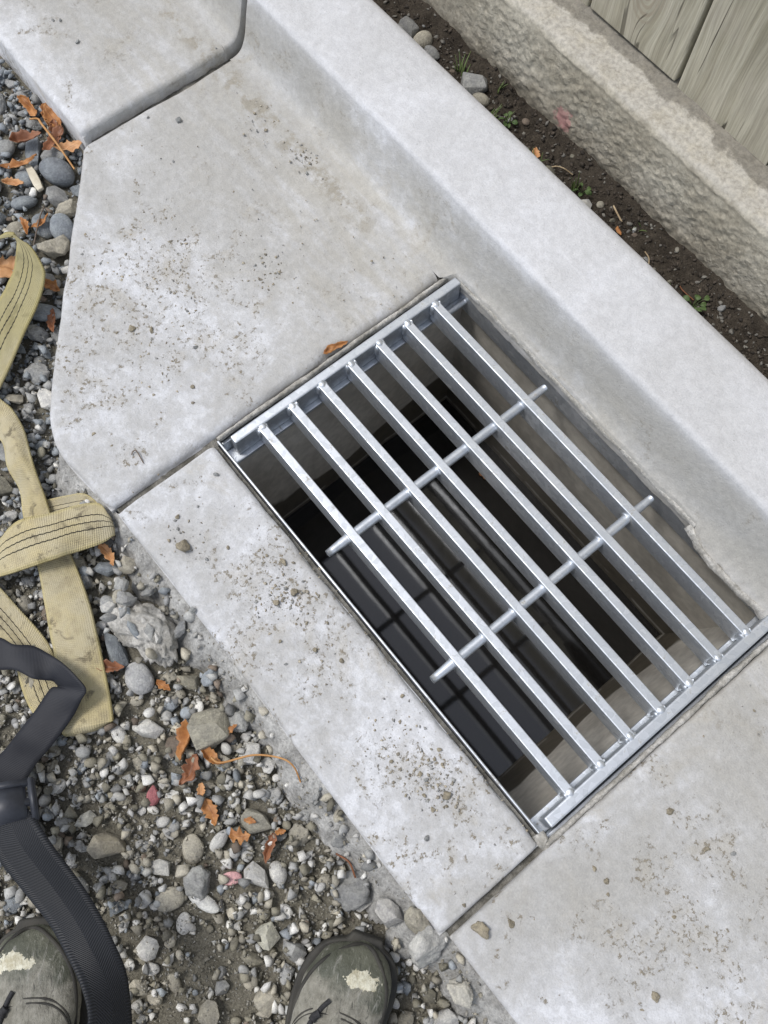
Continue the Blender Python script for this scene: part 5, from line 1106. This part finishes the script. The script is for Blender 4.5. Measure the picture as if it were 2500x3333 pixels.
def tuft(u, v, nb, h, label, spread=1.0):
    P, F = [], []
    for b in range(nb):
        a = random.uniform(0, 6.28); L = h * random.uniform(0.55, 1.15); w = 0.0011 * random.uniform(0.7, 1.3); lean = random.uniform(0.25, 0.9) * spread
        bx, by = random.gauss(0, 0.004), random.gauss(0, 0.004); base = len(P); m_ = 7
        for i in range(m_):
            t2 = i / (m_ - 1); r = lean * L * t2 ** 1.6; zz = L * t2 * (1 - 0.45 * lean * t2); ww = w * (1 - t2 ** 2) + 0.00012
            for s in (-1, 1): P.append((bx + r * math.cos(a) - s * ww * math.sin(a), by + r * math.sin(a) + s * ww * math.cos(a), zz + (0.0004 if s > 0 else 0)))
            if i: F.append((base + 2 * i - 2, base + 2 * i - 1, base + 2 * i + 1, base + 2 * i))
    o = mesh_np('grass_tuft', P, F, M['grass']); o.location = (u, v, float(soil_z(np.array(u), np.array(v))) - 0.002)
    md = o.modifiers.new('thick', 'SOLIDIFY'); md.thickness = 0.0003
    tag(o, label, 'grass', 'grass tufts in the soil strip')
tuft(-0.262, 0.570, 9, 0.030, 'green grass tuft beside the upright grey stone')
tuft(-0.232, 0.540, 16, 0.022, 'low dense grass tuft close to the kerb back', 1.2)
tuft(-0.200, 0.592, 6, 0.022, 'thin grass tuft at the foot of the wall')
tuft(-0.170, 0.550, 12, 0.026, 'spreading grass tuft in the dark soil')
tuft(-0.150, 0.555, 6, 0.032, 'upright grass tuft with few blades in dark soil', 0.5)
tuft(-0.068, 0.545, 5, 0.026, 'two bladed grass sprout beside the yellowed leaf')
tuft(0.004, 0.552, 6, 0.040, 'tall narrow grass sprout in bare soil', 0.35)
tuft(0.100, 0.585, 3, 0.016, 'tiny grass sprout at the wall foot')
tuft(0.195, 0.545, 4, 0.020, 'sparse grass blades near the clover weed')
def weed(u, v, nl, r, label):
    root = empty('weed_plant', (u, v, float(soil_z(np.array(u), np.array(v))))); tag(root, label, 'plant', 'weeds in the soil strip')
    for i in range(nl):
        a = i * 2.4 + random.random(); rr = r * random.uniform(0.35, 1.0); lx, ly, lz = rr * math.cos(a), rr * math.sin(a), 0.006 + 0.010 * random.random()
        st_ = tube('stalk', [(0, 0, -0.002), (lx * 0.5, ly * 0.5, lz * 0.8), (lx, ly, lz)], 0.0004, M['weed'], root, 8, 5)
        n, k = 8, 5; aa, bb = np.meshgrid(np.linspace(0, 1, n), np.linspace(-1, 1, k), indexing='ij'); L = random.uniform(0.006, 0.010)
        w = np.sin(np.pi * np.clip(aa, 0.02, 0.98)) ** 0.6 * L * 0.42
        P = np.stack([aa * L - 0.001, bb * w, 0.0012 * np.abs(bb) + 0.0015 * np.sin(aa * 3)], -1).reshape(-1, 3); R_ = np.array(Euler((random.gauss(0, .3), random.gauss(0, .25), a)).to_matrix())
        o = mesh_np('leaf', P @ R_.T + (lx, ly, lz), grid_faces(n, k), M['weed'], st_)
        md = o.modifiers.new('thick', 'SOLIDIFY'); md.thickness = 0.0004
weed(0.238, 0.553, 12, 0.016, 'small clover like weed with round green leaves')
weed(0.014, 0.556, 6, 0.011, 'tiny round leaved weed beside the tall grass sprout')
weed(-0.150, 0.562, 6, 0.010, 'small leafy weed among the grass tufts')
leaf(-0.078, 0.553, 0.024, 0.012, D(-40), M['leafy'], 0.4, 0.4, z=float(soil_z(np.array(-0.078), np.array(0.553))) + 0.003, label='yellowed curled leaf on the dark soil')
leaf(0.090, 0.556, 0.016, 0.006, D(-30), LO, 0.3, 0.3, z=float(soil_z(np.array(0.09), np.array(0.556))) + 0.003, label='small orange leaf fragment on the dark soil')
leaf(-0.140, 0.545, 0.018, 0.007, D(70), LB, 0.4, 0.4, z=float(soil_z(np.array(-0.14), np.array(0.545))) + 0.004, label='brown leaf fragment by the spreading grass')
sz_ = lambda u, v, d=0.004: float(soil_z(np.array(u), np.array(v))) + d
stem([(-0.050, 0.548, sz_(-.05, .548)), (-0.042, 0.556, sz_(-.042, .556, .012)), (-0.030, 0.560, sz_(-.03, .56, .012)), (-0.018, 0.568, sz_(-.018, .568))], 0.0009, M['twig'], 'pale curved root lying on the dark soil', 'dry_root', 'root')
stem([(0.055, 0.580, sz_(.055, .58)), (0.066, 0.575, sz_(.066, .575, .006)), (0.080, 0.573, sz_(.08, .573))], 0.0014, M['twig'], 'short pale twig below the wall foot', 'twig', 'twig')
stem([(0.135, 0.565, sz_(.135, .565)), (0.147, 0.560, sz_(.147, .56, .006)), (0.156, 0.552, sz_(.156, .552))], 0.0009, M['twig'], 'thin bent straw in the soil', 'straw', 'straw')
stem([(0.205, 0.563, sz_(.205, .563)), (0.214, 0.556, sz_(.214, .556, .01)), (0.232, 0.560, sz_(.232, .56))], 0.0008, M['leafb'], 'reddish stalk beside the clover weed', 'stalk', 'stalk')
